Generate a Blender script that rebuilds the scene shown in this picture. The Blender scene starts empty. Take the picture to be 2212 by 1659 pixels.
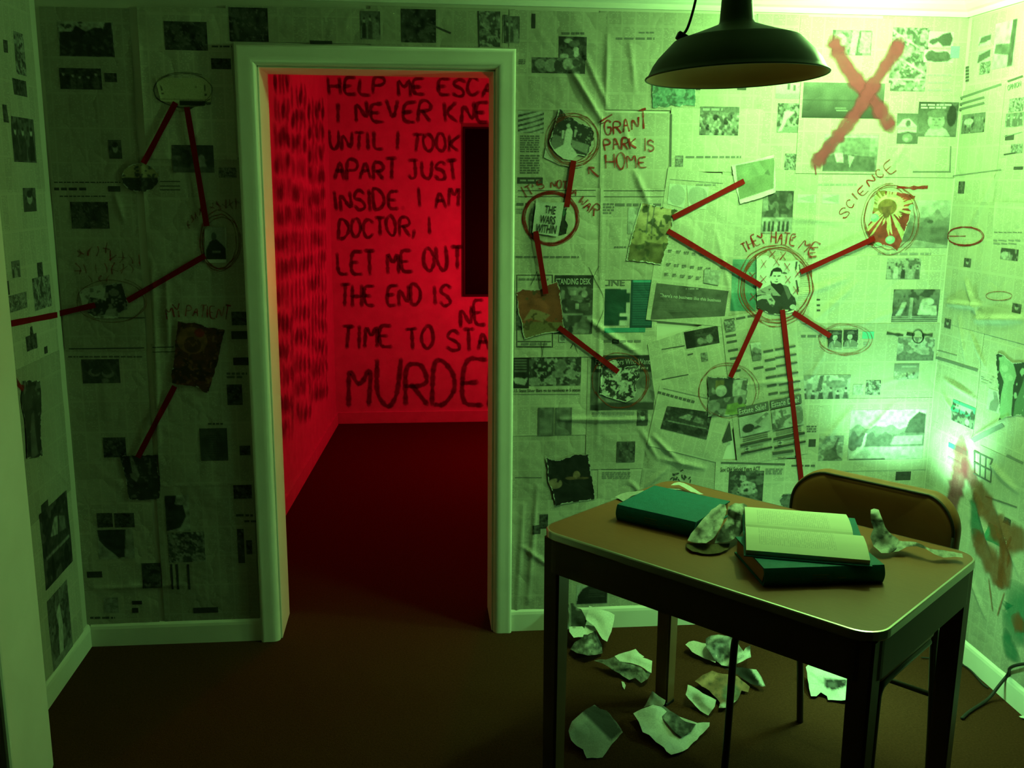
import bpy, bmesh, math, random
import numpy as np
from mathutils import Vector, Matrix

# ------------------------------------------------------------------ camera, lights, exposure
SC = bpy.context.scene
COL = SC.collection
FPX, YAW, PIT, ROL, CY, CZ = 2110.08, -0.0998, -0.2032, 0.0082, -3.4234, 1.6608
IW, IH = 2212.0, 1659.0
XL, XR = -1.195, 1.9345          # left and right wall
ZC = 2.305                       # ceiling
_cy, _sy = math.cos(YAW), math.sin(YAW)
FW = np.array([-_sy*math.cos(PIT), _cy*math.cos(PIT), math.sin(PIT)])
_r = np.array([_cy, _sy, 0.0]); _u = np.cross(_r, FW)
RT = _r*math.cos(ROL)+_u*math.sin(ROL)
UP = -_r*math.sin(ROL)+_u*math.cos(ROL)
CAM = np.array([0.0, CY, CZ])
cd = bpy.data.cameras.new('camera'); cam = bpy.data.objects.new('camera', cd); COL.objects.link(cam)
cd.sensor_width = 36.0; cd.lens = FPX/IW*36.0; cd.clip_start = 0.02
cam.matrix_world = Matrix(((RT[0], UP[0], -FW[0], CAM[0]), (RT[1], UP[1], -FW[1], CAM[1]), (RT[2], UP[2], -FW[2], CAM[2]), (0, 0, 0, 1)))
SC.camera = cam
SC.view_settings.view_transform = 'Standard'; SC.view_settings.look = 'None'
SC.view_settings.exposure = -0.1; SC.view_settings.gamma = 1.0; SC.view_settings.use_curve_mapping = False
wd = bpy.data.worlds.new('world'); SC.world = wd; wd.use_nodes = True
wd.node_tree.nodes['Background'].inputs[0].default_value = (0.0, 0.0, 0.0, 1)
wd.node_tree.nodes['Background'].inputs[1].default_value = 0.0

def lamp(name, kind, loc, power, color, size, **kw):
    l = bpy.data.lights.new(name, kind); l.energy = power; l.color = color
    if kind == 'AREA': l.size = size
    else: l.shadow_soft_size = size
    for k, v in kw.items(): setattr(l, k, v)
    o = bpy.data.objects.new(name, l); COL.objects.link(o); o.location = loc
    return o
def aim(o, to):
    o.rotation_euler = (Vector(to)-Vector(o.location)).to_track_quat('-Z', 'Y').to_euler()
GREEN = (0.37, 1.0, 0.235)
lamp('green_ceiling_bulb', 'POINT', (1.55, -0.44, 2.245), 32.0, GREEN, 0.04)
aim(lamp('green_ceiling_spot', 'SPOT', (1.25, -0.80, 2.225), 112.0, GREEN, 0.11, spot_size=math.radians(152), spot_blend=1.0), (1.72, 0.0, 1.42))
lamp('green_floor_bulb', 'POINT', (1.44, -0.62, 0.37), 10.0, (0.28, 1.0, 0.31), 0.04)
lf = lamp('green_floor_spot', 'SPOT', (1.75, -0.29, 0.56), 46.0, (0.30, 1.0, 0.38), 0.04, spot_size=math.radians(125), spot_blend=0.9)
aim(lf, (1.88, -0.08, 1.15))
lamp('red_room_bulb', 'POINT', (0.72, 2.35, 1.15), 30.0, (1.0, 0.003, 0.022), 0.08)

# ------------------------------------------------------------------ pixel rays onto real planes
def ray(x, y): return FW+RT*((x-IW/2)/FPX)-UP*((y-IH/2)/FPX)
def atz(x, y, z): d = ray(x, y); return CAM+d*((z-CAM[2])/d[2])
class Wall:
    def __init__(s, o, eu, n): s.o = np.array(o, float); s.eu = np.array(eu, float); s.n = np.array(n, float); s.cr = []; s.seed = 1
    def px(s, x, y):
        d = ray(x, y); p = CAM+d*(((s.o-CAM)@s.n)/(d@s.n)); q = p-s.o
        return (q@s.eu, q[2])
    def h(s, U, V):
        return np.zeros_like(U)
    def p3(s, U, V, H):
        U = np.asarray(U, float); V = np.asarray(V, float)
        Z = np.array([0, 0, 1.0])
        return s.o+U[..., None]*s.eu+V[..., None]*Z+np.asarray(H)[..., None]*s.n
def vn(U, V, seed=0):
    U = np.asarray(U, float); V = np.asarray(V, float)
    i = np.floor(U); j = np.floor(V); f = U-i; g = V-j
    f = f*f*(3-2*f); g = g*g*(3-2*g)
    def hs(a, b):
        t = np.sin(a*127.1+b*311.7+seed*74.7)*43758.5453
        return t-np.floor(t)
    return (hs(i, j)*(1-f)+hs(i+1, j)*f)*(1-g)+(hs(i, j+1)*(1-f)+hs(i+1, j+1)*f)*g
class Papered(Wall):
    def h(s, U, V):
        U = np.asarray(U, float); V = np.asarray(V, float)
        w = 0.0016*vn(U*9, V*9, s.seed)+0.0030*vn(U*4+3, V*4, s.seed+1)
        rd = 1-np.abs(2*vn(U*7+V*3, V*5-U*2, s.seed+2)-1)
        w = w+0.0013*rd**4
        for (a, b, c, d, hh, ww) in s.cr:
            L2 = (c-a)**2+(d-b)**2
            t = np.clip(((U-a)*(c-a)+(V-b)*(d-b))/L2, 0, 1)
            ds2 = (U-a-t*(c-a))**2+(V-b-t*(d-b))**2
            w = w+hh*np.exp(-ds2/(2*ww*ww))*(0.35+0.65*np.sin(np.pi*np.clip(t*.9+.05, 0, 1)))
        return w
BACK = Papered((0, 0, 0), (1, 0, 0), (0, -1, 0))
LEFT = Papered((XL, 0, 0), (0, 1, 0), (1, 0, 0)); LEFT.seed = 11
RIGHT = Papered((XR, 0, 0), (0, -1, 0), (-1, 0, 0)); RIGHT.seed = 21
FAR = Wall((0, 3.30, 0), (1, 0, 0), (0, -1, 0))
_a = np.array([-0.755, 0.22, 0]); _b = np.array([-0.558, 3.30, 0]); _e = (_b-_a)/np.linalg.norm(_b-_a)
FARL = Wall(_a, _e, (_e[1], -_e[0], 0))

# ------------------------------------------------------------------ materials
def mat(name, rough=0.6, spec=0.3, **kw):
    m = bpy.data.materials.new(name); m.use_nodes = True
    nt = m.node_tree; b = nt.nodes['Principled BSDF']
    b.inputs['Roughness'].default_value = rough; b.inputs['Specular IOR Level'].default_value = spec
    for k, v in kw.items(): b.inputs[k].default_value = v
    return m, nt, b
def nd(nt, t, **kw):
    n = nt.nodes.new(t)
    for k, v in kw.items():
        if k.startswith('i_'):
            key = k[2:]; key = int(key) if key.isdigit() else key
            n.inputs[key].default_value = v
        else: setattr(n, k, v)
    return n
def mth(nt, op, a, b=None, c=None, clamp=False):
    n = nt.nodes.new('ShaderNodeMath'); n.operation = op; n.use_clamp = clamp
    for i, v in enumerate((a, b, c)):
        if v is None: continue
        if isinstance(v, (int, float)): n.inputs[i].default_value = v
        else: nt.links.new(v, n.inputs[i])
    return n.outputs[0]
def mixc(nt, f, a, b):
    n = nt.nodes.new('ShaderNodeMix'); n.data_type = 'RGBA'
    for i, v in ((0, f), (6, a), (7, b)):
        if isinstance(v, (int, float)): n.inputs[i].default_value = v
        elif isinstance(v, tuple): n.inputs[i].default_value = (*v, 1)
        else: nt.links.new(v, n.inputs[i])
    return n.outputs[2]
def noisy(name, c1, c2, scale=8, rough=0.6, spec=0.3, bump=0.0, bscale=60, detail=4, stretch=None):
    m, nt, b = mat(name, rough, spec)
    tc = nd(nt, 'ShaderNodeTexCoord'); src = tc.outputs['Object']
    if stretch:
        mp = nd(nt, 'ShaderNodeMapping'); mp.inputs['Scale'].default_value = stretch
        nt.links.new(src, mp.inputs[0]); src = mp.outputs[0]
    n = nd(nt, 'ShaderNodeTexNoise'); n.inputs['Scale'].default_value = scale; n.inputs['Detail'].default_value = detail
    nt.links.new(src, n.inputs['Vector'])
    f = mth(nt, 'MULTIPLY_ADD', n.outputs[0], 2.0, -0.5, True)
    nt.links.new(mixc(nt, f, c1, c2), b.inputs['Base Color'])
    if bump:
        n2 = nd(nt, 'ShaderNodeTexNoise'); n2.inputs['Scale'].default_value = bscale; n2.inputs['Detail'].default_value = 3
        nt.links.new(src, n2.inputs['Vector'])
        bp = nd(nt, 'ShaderNodeBump'); bp.inputs['Strength'].default_value = bump; bp.inputs['Distance'].default_value = 0.004
        nt.links.new(n2.outputs[0], bp.inputs['Height']); nt.links.new(bp.outputs[0], b.inputs['Normal'])
    return m
def paper_bump(nt, b, strength=0.5, src=None):
    tc = nd(nt, 'ShaderNodeTexCoord'); oi = nd(nt, 'ShaderNodeObjectInfo')
    v = nd(nt, 'ShaderNodeVectorMath', operation='ADD'); nt.links.new(tc.outputs['Object'], v.inputs[0]); nt.links.new(oi.outputs['Random'], v.inputs[1])
    n = nd(nt, 'ShaderNodeTexNoise'); n.inputs['Scale'].default_value = 9; n.inputs['Detail'].default_value = 2.5; n.inputs['Distortion'].default_value = 0.25
    nt.links.new(v.outputs[0], n.inputs['Vector'])
    r = mth(nt, 'ABSOLUTE', mth(nt, 'SUBTRACT', n.outputs[0], 0.5))
    bp = nd(nt, 'ShaderNodeBump'); bp.inputs['Strength'].default_value = strength; bp.inputs['Distance'].default_value = 0.03
    nt.links.new(r, bp.inputs['Height']); nt.links.new(bp.outputs[0], b.inputs['Normal'])
def make_news():
    m, nt, b = mat('newsprint_paper', 0.75, 0.25)
    uv = nd(nt, 'ShaderNodeUVMap'); sp = nd(nt, 'ShaderNodeSeparateXYZ'); nt.links.new(uv.outputs[0], sp.inputs[0])
    oi = nd(nt, 'ShaderNodeObjectInfo'); rnd = oi.outputs['Random']
    X = mth(nt, 'ADD', sp.outputs[0], mth(nt, 'MULTIPLY', rnd, 0.9)); Y = mth(nt, 'ADD', sp.outputs[1], mth(nt, 'MULTIPLY', rnd, 1.7))
    CW = 0.047
    xc = mth(nt, 'DIVIDE', X, CW); fx = mth(nt, 'FRACT', xc); ic = mth(nt, 'FLOOR', xc)
    gut = mth(nt, 'MULTIPLY', mth(nt, 'GREATER_THAN', fx, 0.07), mth(nt, 'LESS_THAN', fx, 0.95))
    yl = mth(nt, 'DIVIDE', Y, 0.0046); line = mth(nt, 'GREATER_THAN', mth(nt, 'FRACT', yl), 0.42); il = mth(nt, 'FLOOR', yl)
    cb = nd(nt, 'ShaderNodeCombineXYZ'); nt.links.new(mth(nt, 'FLOOR', mth(nt, 'DIVIDE', X, 0.0042)), cb.inputs[0]); nt.links.new(il, cb.inputs[1])
    wn = nd(nt, 'ShaderNodeTexWhiteNoise', noise_dimensions='2D'); nt.links.new(cb.outputs[0], wn.inputs['Vector'])
    word = mth(nt, 'GREATER_THAN', wn.outputs[0], 0.18)
    cb2 = nd(nt, 'ShaderNodeCombineXYZ'); nt.links.new(ic, cb2.inputs[0]); nt.links.new(mth(nt, 'FLOOR', mth(nt, 'DIVIDE', Y, 0.11)), cb2.inputs[1])
    wn2 = nd(nt, 'ShaderNodeTexWhiteNoise', noise_dimensions='2D'); nt.links.new(cb2.outputs[0], wn2.inputs['Vector'])
    dens = mth(nt, 'MULTIPLY_ADD', wn2.outputs[0], 0.55, 0.40)
    fy = mth(nt, 'FRACT', mth(nt, 'DIVIDE', Y, 0.11)); gap = mth(nt, 'GREATER_THAN', fy, 0.06)
    t = mth(nt, 'MULTIPLY', mth(nt, 'MULTIPLY', gut, gap), mth(nt, 'MULTIPLY', dens, mth(nt, 'MULTIPLY', line, word)))
    # flecked stain so the sheets are not evenly white
    tc = nd(nt, 'ShaderNodeTexCoord'); ns = nd(nt, 'ShaderNodeTexNoise'); ns.inputs['Scale'].default_value = 6; ns.inputs['Detail'].default_value = 4
    nt.links.new(tc.outputs['Object'], ns.inputs['Vector'])
    base = mixc(nt, ns.outputs[0], (0.36, 0.34, 0.28), (0.50, 0.48, 0.41))
    tone = mth(nt, 'MULTIPLY_ADD', rnd, 0.30, 0.78)
    vm = nd(nt, 'ShaderNodeVectorMath', operation='SCALE'); nt.links.new(base, vm.inputs[0]); nt.links.new(tone, vm.inputs['Scale'])
    nt.links.new(mixc(nt, mth(nt, 'MULTIPLY', t, 0.42), vm.outputs[0], (0.10, 0.10, 0.09)), b.inputs['Base Color'])
    paper_bump(nt, b, 0.40)
    return m
def make_print(name, rough=0.7, spec=0.25, bump=0.4):
    m, nt, b = mat(name, rough, spec)
    a = nd(nt, 'ShaderNodeAttribute', attribute_name='ink')
    ns = nd(nt, 'ShaderNodeTexNoise'); ns.inputs['Scale'].default_value = 230; ns.inputs['Detail'].default_value = 2
    tc = nd(nt, 'ShaderNodeTexCoord'); nt.links.new(tc.outputs['Object'], ns.inputs['Vector'])
    vm = nd(nt, 'ShaderNodeVectorMath', operation='SCALE'); nt.links.new(a.outputs['Color'], vm.inputs[0])
    nt.links.new(mth(nt, 'MULTIPLY_ADD', ns.outputs[0], 0.5, 0.58), vm.inputs['Scale'])
    nt.links.new(vm.outputs[0], b.inputs['Base Color'])
    if bump: paper_bump(nt, b, bump)
    return m
def make_paint(name, color, rough=0.7, grain=0.35, gscale=70, spec=0.08):
    m, nt, b = mat(name, rough, spec)
    b.inputs['Base Color'].default_value = (*color, 1)
    a = nd(nt, 'ShaderNodeAttribute', attribute_name='cover')
    tc = nd(nt, 'ShaderNodeTexCoord'); ns = nd(nt, 'ShaderNodeTexNoise'); ns.inputs['Scale'].default_value = gscale; ns.inputs['Detail'].default_value = 4
    nt.links.new(tc.outputs['Object'], ns.inputs['Vector'])
    al = mth(nt, 'MULTIPLY', a.outputs['Fac'], mth(nt, 'MULTIPLY_ADD', ns.outputs[0], grain*2, 1-grain), clamp=True)
    nt.links.new(al, b.inputs['Alpha'])
    return m
M = {}
M['news'] = make_news()
M['print'] = make_print('printed_ink'); M['clip'] = make_print('clipping_print', 0.55, 0.35, 0.25)
M['loose'] = make_print('loose_newsprint', 0.75, 0.2, 0.35)
M['xspray'] = make_paint('red_spray_paint', (0.22, 0.034, 0.065), 0.6, 0.25, 30)
M['redpen'] = make_paint('red_marker_ink', (0.24, 0.014, 0.012), 0.6, 0.45, 160)
M['penline'] = make_paint('brown_red_pen', (0.22, 0.045, 0.02), 0.6, 0.6, 160)
M['blackpen'] = make_paint('black_marker_ink', (0.02, 0.025, 0.02), 0.6, 0.3, 120)
M['blackspray'] = make_paint('black_spray_paint', (0.012, 0.010, 0.010), 0.7, 0.25, 60)
M['wall'] = noisy('pale_wall_paint', (0.50, 0.48, 0.42), (0.58, 0.56, 0.5), 5, 0.7, 0.2, 0.1)
M['trim'] = noisy('cream_trim_paint', (0.74, 0.72, 0.65), (0.82, 0.80, 0.73), 7, 0.42, 0.4, 0.08, 30)
M['ceil'] = noisy('white_ceiling_paint', (0.68, 0.68, 0.66), (0.76, 0.76, 0.74), 6, 0.8, 0.2, 0.1)
M['redwall'] = noisy('rough_white_wall', (0.55, 0.54, 0.52), (0.68, 0.67, 0.65), 14, 0.75, 0.2, 0.25, 90)
M['carpet'] = noisy('brown_carpet', (0.048, 0.017, 0.008), (0.080, 0.031, 0.016), 140, 0.95, 0.02, 0.9, 300)
M['top'] = noisy('brown_laminate', (0.27, 0.088, 0.032), (0.31, 0.105, 0.040), 30, 0.42, 0.4, 0.05, 120, stretch=(1, 8, 1))
M['tmetal'] = noisy('dark_brown_steel', (0.15, 0.065, 0.030), (0.19, 0.085, 0.040), 9, 0.45, 0.4)
M['edge'] = noisy('bright_metal_edge', (0.62, 0.60, 0.55), (0.7, 0.68, 0.62), 20, 0.28, 0.6)
M['edge'].node_tree.nodes['Principled BSDF'].inputs['Metallic'].default_value = 0.9
M['vinyl'] = noisy('brown_vinyl', (0.27, 0.095, 0.030), (0.31, 0.110, 0.036), 14, 0.5, 0.3, 0.05, 160)
M['piping'] = noisy('dark_piping', (0.02, 0.014, 0.01), (0.03, 0.02, 0.014), 12, 0.5, 0.3)
M['tube'] = noisy('dark_steel_tube', (0.025, 0.018, 0.012), (0.035, 0.025, 0.018), 12, 0.35, 0.5)
M['cloth'] = noisy('green_book_cloth', (0.006, 0.150, 0.170), (0.009, 0.180, 0.205), 60, 0.6, 0.3, 0.3, 500)
M['gold'] = noisy('dull_gold_stamp', (0.05, 0.12, 0.05), (0.07, 0.14, 0.06), 60, 0.5, 0.4)
M['pages'] = noisy('cream_pages', (0.66, 0.63, 0.50), (0.72, 0.69, 0.56), 30, 0.7, 0.2, stretch=(1, 1, 40))
M['oldpages'] = noisy('tan_page_edges', (0.44, 0.22, 0.12), (0.52, 0.28, 0.16), 30, 0.8, 0.15, stretch=(1, 1, 60))
M['enamel'] = noisy('dark_green_enamel', (0.060, 0.065, 0.035), (0.075, 0.080, 0.045), 10, 0.45, 0.4)
M['inner'] = noisy('tarnished_shade_lining', (0.70, 0.32, 0.12), (0.78, 0.40, 0.18), 6, 0.5, 0.3)
M['black'] = noisy('black_rubber', (0.012, 0.012, 0.012), (0.02, 0.02, 0.02), 12, 0.5, 0.3)
M['gloss'] = noisy('black_panel_paint', (0.003, 0.003, 0.003), (0.004, 0.004, 0.004), 9, 0.6, 0.05)
M['darkwall'] = noisy('bounce_cut_black', (0.02, 0.02, 0.02), (0.03, 0.03, 0.03), 5, 0.8, 0.1)  # unseen front walls and ceiling made black to cut bounced light
M['tape'] = noisy('red_tape', (0.17, 0.004, 0.004), (0.21, 0.005, 0.005), 45, 0.6, 0.06, 0.05, 200)
M['metal'] = noisy('grey_metal', (0.4, 0.4, 0.4), (0.5, 0.5, 0.5), 20, 0.35, 0.5)

# ------------------------------------------------------------------ object helpers
def tag(o, label=None, cat=None, group=None, kind=None):
    if label: o['label'] = label
    if cat: o['category'] = cat
    if group: o['group'] = group
    if kind: o['kind'] = kind
    return o
def mesh(name, V, F, mats, parent=None, smooth=False, mi=None, ink=None, cover=None, uv=None):
    me = bpy.data.meshes.new(name)
    me.from_pydata([tuple(map(float, v)) for v in V], [], [tuple(map(int, f)) for f in F])
    for m in (mats if isinstance(mats, (list, tuple)) else [mats]): me.materials.append(m)
    if mi is not None: me.polygons.foreach_set('material_index', np.array(mi, dtype=np.int32))
    if ink is not None:
        a = me.attributes.new('ink', 'FLOAT_COLOR', 'POINT'); c = np.ones((len(V), 4)); c[:, :3] = ink
        a.data.foreach_set('color', c.ravel())
    if cover is not None:
        a = me.attributes.new('cover', 'FLOAT', 'POINT'); a.data.foreach_set('value', np.array(cover, float))
    if uv is not None:
        l = me.uv_layers.new(name='UVMap'); vi = np.zeros(len(me.loops), dtype=np.int32); me.loops.foreach_get('vertex_index', vi)
        l.data.foreach_set('uv', np.array(uv, float)[vi].ravel())
    if smooth: me.polygons.foreach_set('use_smooth', np.ones(len(me.polygons), dtype=bool))
    me.update()
    o = bpy.data.objects.new(name, me); COL.objects.link(o)
    if parent: o.parent = parent
    return o
def from_bm(name, bm, m, parent=None, smooth=False):
    me = bpy.data.meshes.new(name); bm.to_mesh(me); bm.free()
    for k in (m if isinstance(m, (list, tuple)) else [m]): me.materials.append(k)
    if smooth: me.polygons.foreach_set('use_smooth', np.ones(len(me.polygons), dtype=bool))
    o = bpy.data.objects.new(name, me); COL.objects.link(o)
    if parent: o.parent = parent
    return o
def empty(name, loc, rz=0.0):
    o = bpy.data.objects.new(name, None); COL.objects.link(o); o.location = loc; o.rotation_euler = (0, 0, rz)
    o.empty_display_size = 0.05
    return o
def box_bm(bm, lo, hi, bev=0.0, seg=2):
    c = [(a+b)/2 for a, b in zip(lo, hi)]; s = [abs(b-a) for a, b in zip(lo, hi)]
    r = bmesh.ops.create_cube(bm, size=1.0, matrix=Matrix.Translation(c) @ Matrix.Diagonal((*s, 1)))
    if bev:
        es = list({e for v in r['verts'] for e in v.link_edges})
        bmesh.ops.bevel(bm, geom=es, offset=bev, segments=seg, profile=0.5, affect='EDGES')
def box(name, lo, hi, m, parent=None, bev=0.0, seg=2):
    bm = bmesh.new(); box_bm(bm, lo, hi, bev, seg)
    return from_bm(name, bm, m, parent, smooth=False)
def tube(name, pts, r, m, parent=None, n=10, closed=False):
    P = [Vector(p) for p in pts]; N = len(P); V = []; F = []
    t0 = (P[1]-P[0]).normalized(); nrm = t0.orthogonal().normalized()
    for i in range(N):
        t = (P[min(i+1, N-1)]-P[max(i-1, 0)]).normalized()
        nrm = (nrm-t*nrm.dot(t)).normalized(); bn = t.cross(nrm)
        rr = r[i] if isinstance(r, (list, tuple)) else r
        for k in range(n):
            a = 2*math.pi*k/n; V.append(P[i]+(nrm*math.cos(a)+bn*math.sin(a))*rr)
    for i in range(N-1):
        for k in range(n): F.append((i*n+k, i*n+(k+1) % n, (i+1)*n+(k+1) % n, (i+1)*n+k))
    F.append(tuple(range(n))[::-1]); F.append(tuple((N-1)*n+k for k in range(n)))
    return mesh(name, V, F, m, parent, True)
def smoothpath(pts, it=3):
    P = [Vector(p) for p in pts]
    for _ in range(it):
        Q = [P[0]]
        for a, b in zip(P, P[1:]): Q += [a*.75+b*.25, a*.25+b*.75]
        P = Q+[P[-1]]
    return P
def lathe(name, prof, m, parent=None, n=64):
    V = []; F = []
    for (r, z) in prof:
        for k in range(n): a = 2*math.pi*k/n; V.append((r*math.cos(a), r*math.sin(a), z))
    for i in range(len(prof)-1):
        for k in range(n): F.append((i*n+k, i*n+(k+1) % n, (i+1)*n+(k+1) % n, (i+1)*n+k))
    return mesh(name, V, F, m, parent, True)

# ------------------------------------------------------------------ the setting
DL, DR, DT, WT = -0.51, 0.278, 2.032, 0.20     # doorway left, right, head, wall thickness
FRONT = -5.2
def S(o): o['kind'] = 'structure'; return o
bm = bmesh.new(); box_bm(bm, (XL-0.15, FRONT-0.15, -0.08), (XR+0.15, 3.55, 0.0)); S(from_bm('floor', bm, M['carpet']))
S(box('ceiling', (XL-0.15, -1.6, ZC), (XR+0.15, WT, ZC+0.1), M['ceil']))
S(box('ceiling_front', (XL-0.15, FRONT-0.15, ZC), (XR+0.15, -1.6, ZC+0.1), M['darkwall']))
bm = bmesh.new()
box_bm(bm, (XL-0.15, 0, 0), (DL, WT, ZC)); box_bm(bm, (DR, 0, 0), (XR+0.15, WT, ZC)); box_bm(bm, (DL, 0, DT), (DR, WT, ZC))
S(from_bm('wall_back', bm, M['wall']))
S(box('wall_left', (XL-0.15, -1.0, 0), (XL, 0, ZC), M['wall']))
S(box('wall_left_front', (XL-0.15, FRONT, 0), (XL, -1.0, ZC), M['darkwall']))
S(box('wall_right', (XR, -1.35, 0), (XR+0.15, 0, ZC), M['wall']))
S(box('wall_right_front', (XR, FRONT, 0), (XR+0.15, -1.35, ZC), M['darkwall']))
S(box('wall_front', (XL-0.15, FRONT-0.15, 0), (XR+0.15, FRONT, ZC), M['darkwall']))
# red room beyond the doorway
S(box('wall_far', (-0.9, 3.30, 0), (XR+0.15, 3.45, 2.75), M['redwall']))
q = [FARL.p3(np.array([u]), np.array([0.]), np.array([h]))[0] for u, h in ((-0.02, 0), (3.15, 0), (3.15, -0.12), (-0.02, -0.12))]
V = [tuple(p) for p in q]+[(p[0], p[1], 2.75) for p in q]
S(mesh('wall_far_left', V, [(0, 1, 5, 4), (1, 2, 6, 5), (2, 3, 7, 6), (3, 0, 4, 7), (4, 5, 6, 7), (3, 2, 1, 0)], M['redwall']))
S(box('wall_far_right', (1.30, WT, 0), (1.42, 3.30, 2.75), M['redwall']))
S(box('wall_far_front', (-0.9, WT-0.001, ZC), (1.42, WT+0.1, 2.75), M['redwall']))
S(box('ceiling_far', (-0.95, WT, 2.75), (1.45, 3.45, 2.83), M['ceil']))
S(box('baseboard_far', (-0.56, 3.284, 0), (1.30, 3.299, 0.085), M['redwall'], bev=0.004))
q = [FARL.p3(np.array([u]), np.array([0.]), np.array([h]))[0] for u, h in ((0.0, 0.001), (3.06, 0.001), (3.06, 0.016), (0.0, 0.016))]
V = [tuple(p) for p in q]+[(p[0], p[1], 0.085) for p in q]
S(mesh('baseboard_far_left', V, [(0, 1, 5, 4), (1, 2, 6, 5), (2, 3, 7, 6), (3, 0, 4, 7), (4, 5, 6, 7), (3, 2, 1, 0)], M['redwall']))
# door casing with mitred corners, and the jamb lining inside the wall
prof = [(0.0, 0.0), (0.0, 0.008), (0.002, 0.014), (0.006, 0.0195), (0.011, 0.0235), (0.018, 0.026), (0.028, 0.0268), (0.040, 0.0268), (0.052, 0.0275), (0.059, 0.0285), (0.064, 0.0265), (0.067, 0.021), (0.067, 0.0)]
V = []; F = []
for s, t in prof: V += [(DL-s, -t, 0), (DL-s, -t, DT+s), (DR+s, -t, DT+s), (DR+s, -t, 0)]
for i in range(len(prof)-1):
    for k in range(3): F.append((i*4+k, i*4+k+1, (i+1)*4+k+1, (i+1)*4+k))
o = S(mesh('trim_1', V, F, M['trim'], smooth=True)); md = o.modifiers.new('split', 'EDGE_SPLIT'); md.split_angle = math.radians(40)
bm = bmesh.new()
box_bm(bm, (DL, 0.0, 0), (DL+0.006, WT+0.01, DT), 0.0015); box_bm(bm, (DR-0.006, 0.0, 0), (DR, WT+0.01, DT), 0.0015); box_bm(bm, (DL, 0.0, DT-0.006), (DR, WT+0.01, DT), 0.0015)
S(from_bm('trim_2', bm, M['trim']))
# baseboards: a flat board with an eased top edge
bp = [(0, 0), (0.013, 0), (0.013, 0.066), (0.011, 0.076), (0.006, 0.083), (0.0, 0.085)]
def run(name, a, b, nrm, prof, m=None, z0=0.0):
    a = np.array(a, float); b = np.array(b, float); nrm = np.array(nrm, float); n = len(prof)
    V = [tuple(p+nrm*d+np.array([0, 0, z0+z])) for p in (a, b) for d, z in prof]
    F = [(i, (i+1) % n, n+(i+1) % n, n+i) for i in range(n)]+[tuple(range(n))[::-1], tuple(range(n, 2*n))]
    bm = bmesh.new(); vs = [bm.verts.new(v) for v in V]
    for f in F: bm.faces.new([vs[i] for i in f])
    bmesh.ops.recalc_face_normals(bm, faces=bm.faces[:])
    return S(from_bm(name, bm, m or M['trim']))
run('baseboard_back_left', (XL+0.013, 0, 0), (DL-0.067, 0, 0), (0, -1, 0), bp)
run('baseboard_back_right', (DR+0.067, 0, 0), (XR-0.013, 0, 0), (0, -1, 0), bp)
run('baseboard_left', (XL, 0, 0), (XL, -0.775, 0), (1, 0, 0), bp)
run('baseboard_right', (XR, 0, 0), (XR, FRONT, 0), (-1, 0, 0), bp)
cp = [(0, 0), (0.010, 0.0), (0.014, 0.008), (0.016, 0.016), (0.026, 0.022), (0.040, 0.036), (0.050, 0.050), (0.052, 0.056), (0.060, 0.060), (0.062, 0.068), (0, 0.068)]
cz = ZC-0.068
run('trim_3', (XL, 0, 0), (XR, 0, 0), (0, -1, 0), cp, z0=cz)
run('trim_4', (XL, 0, 0), (XL, FRONT, 0), (1, 0, 0), cp, z0=cz)
run('trim_5', (XR, 0, 0), (XR, FRONT, 0), (-1, 0, 0), cp, z0=cz)
# deep boxed casing standing out from the left wall, nearest the viewer
S(box('trim_6', (XL, -1.04, 0), (-1.05, -0.77, ZC), M['trim'], bev=0.012, seg=3))

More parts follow.
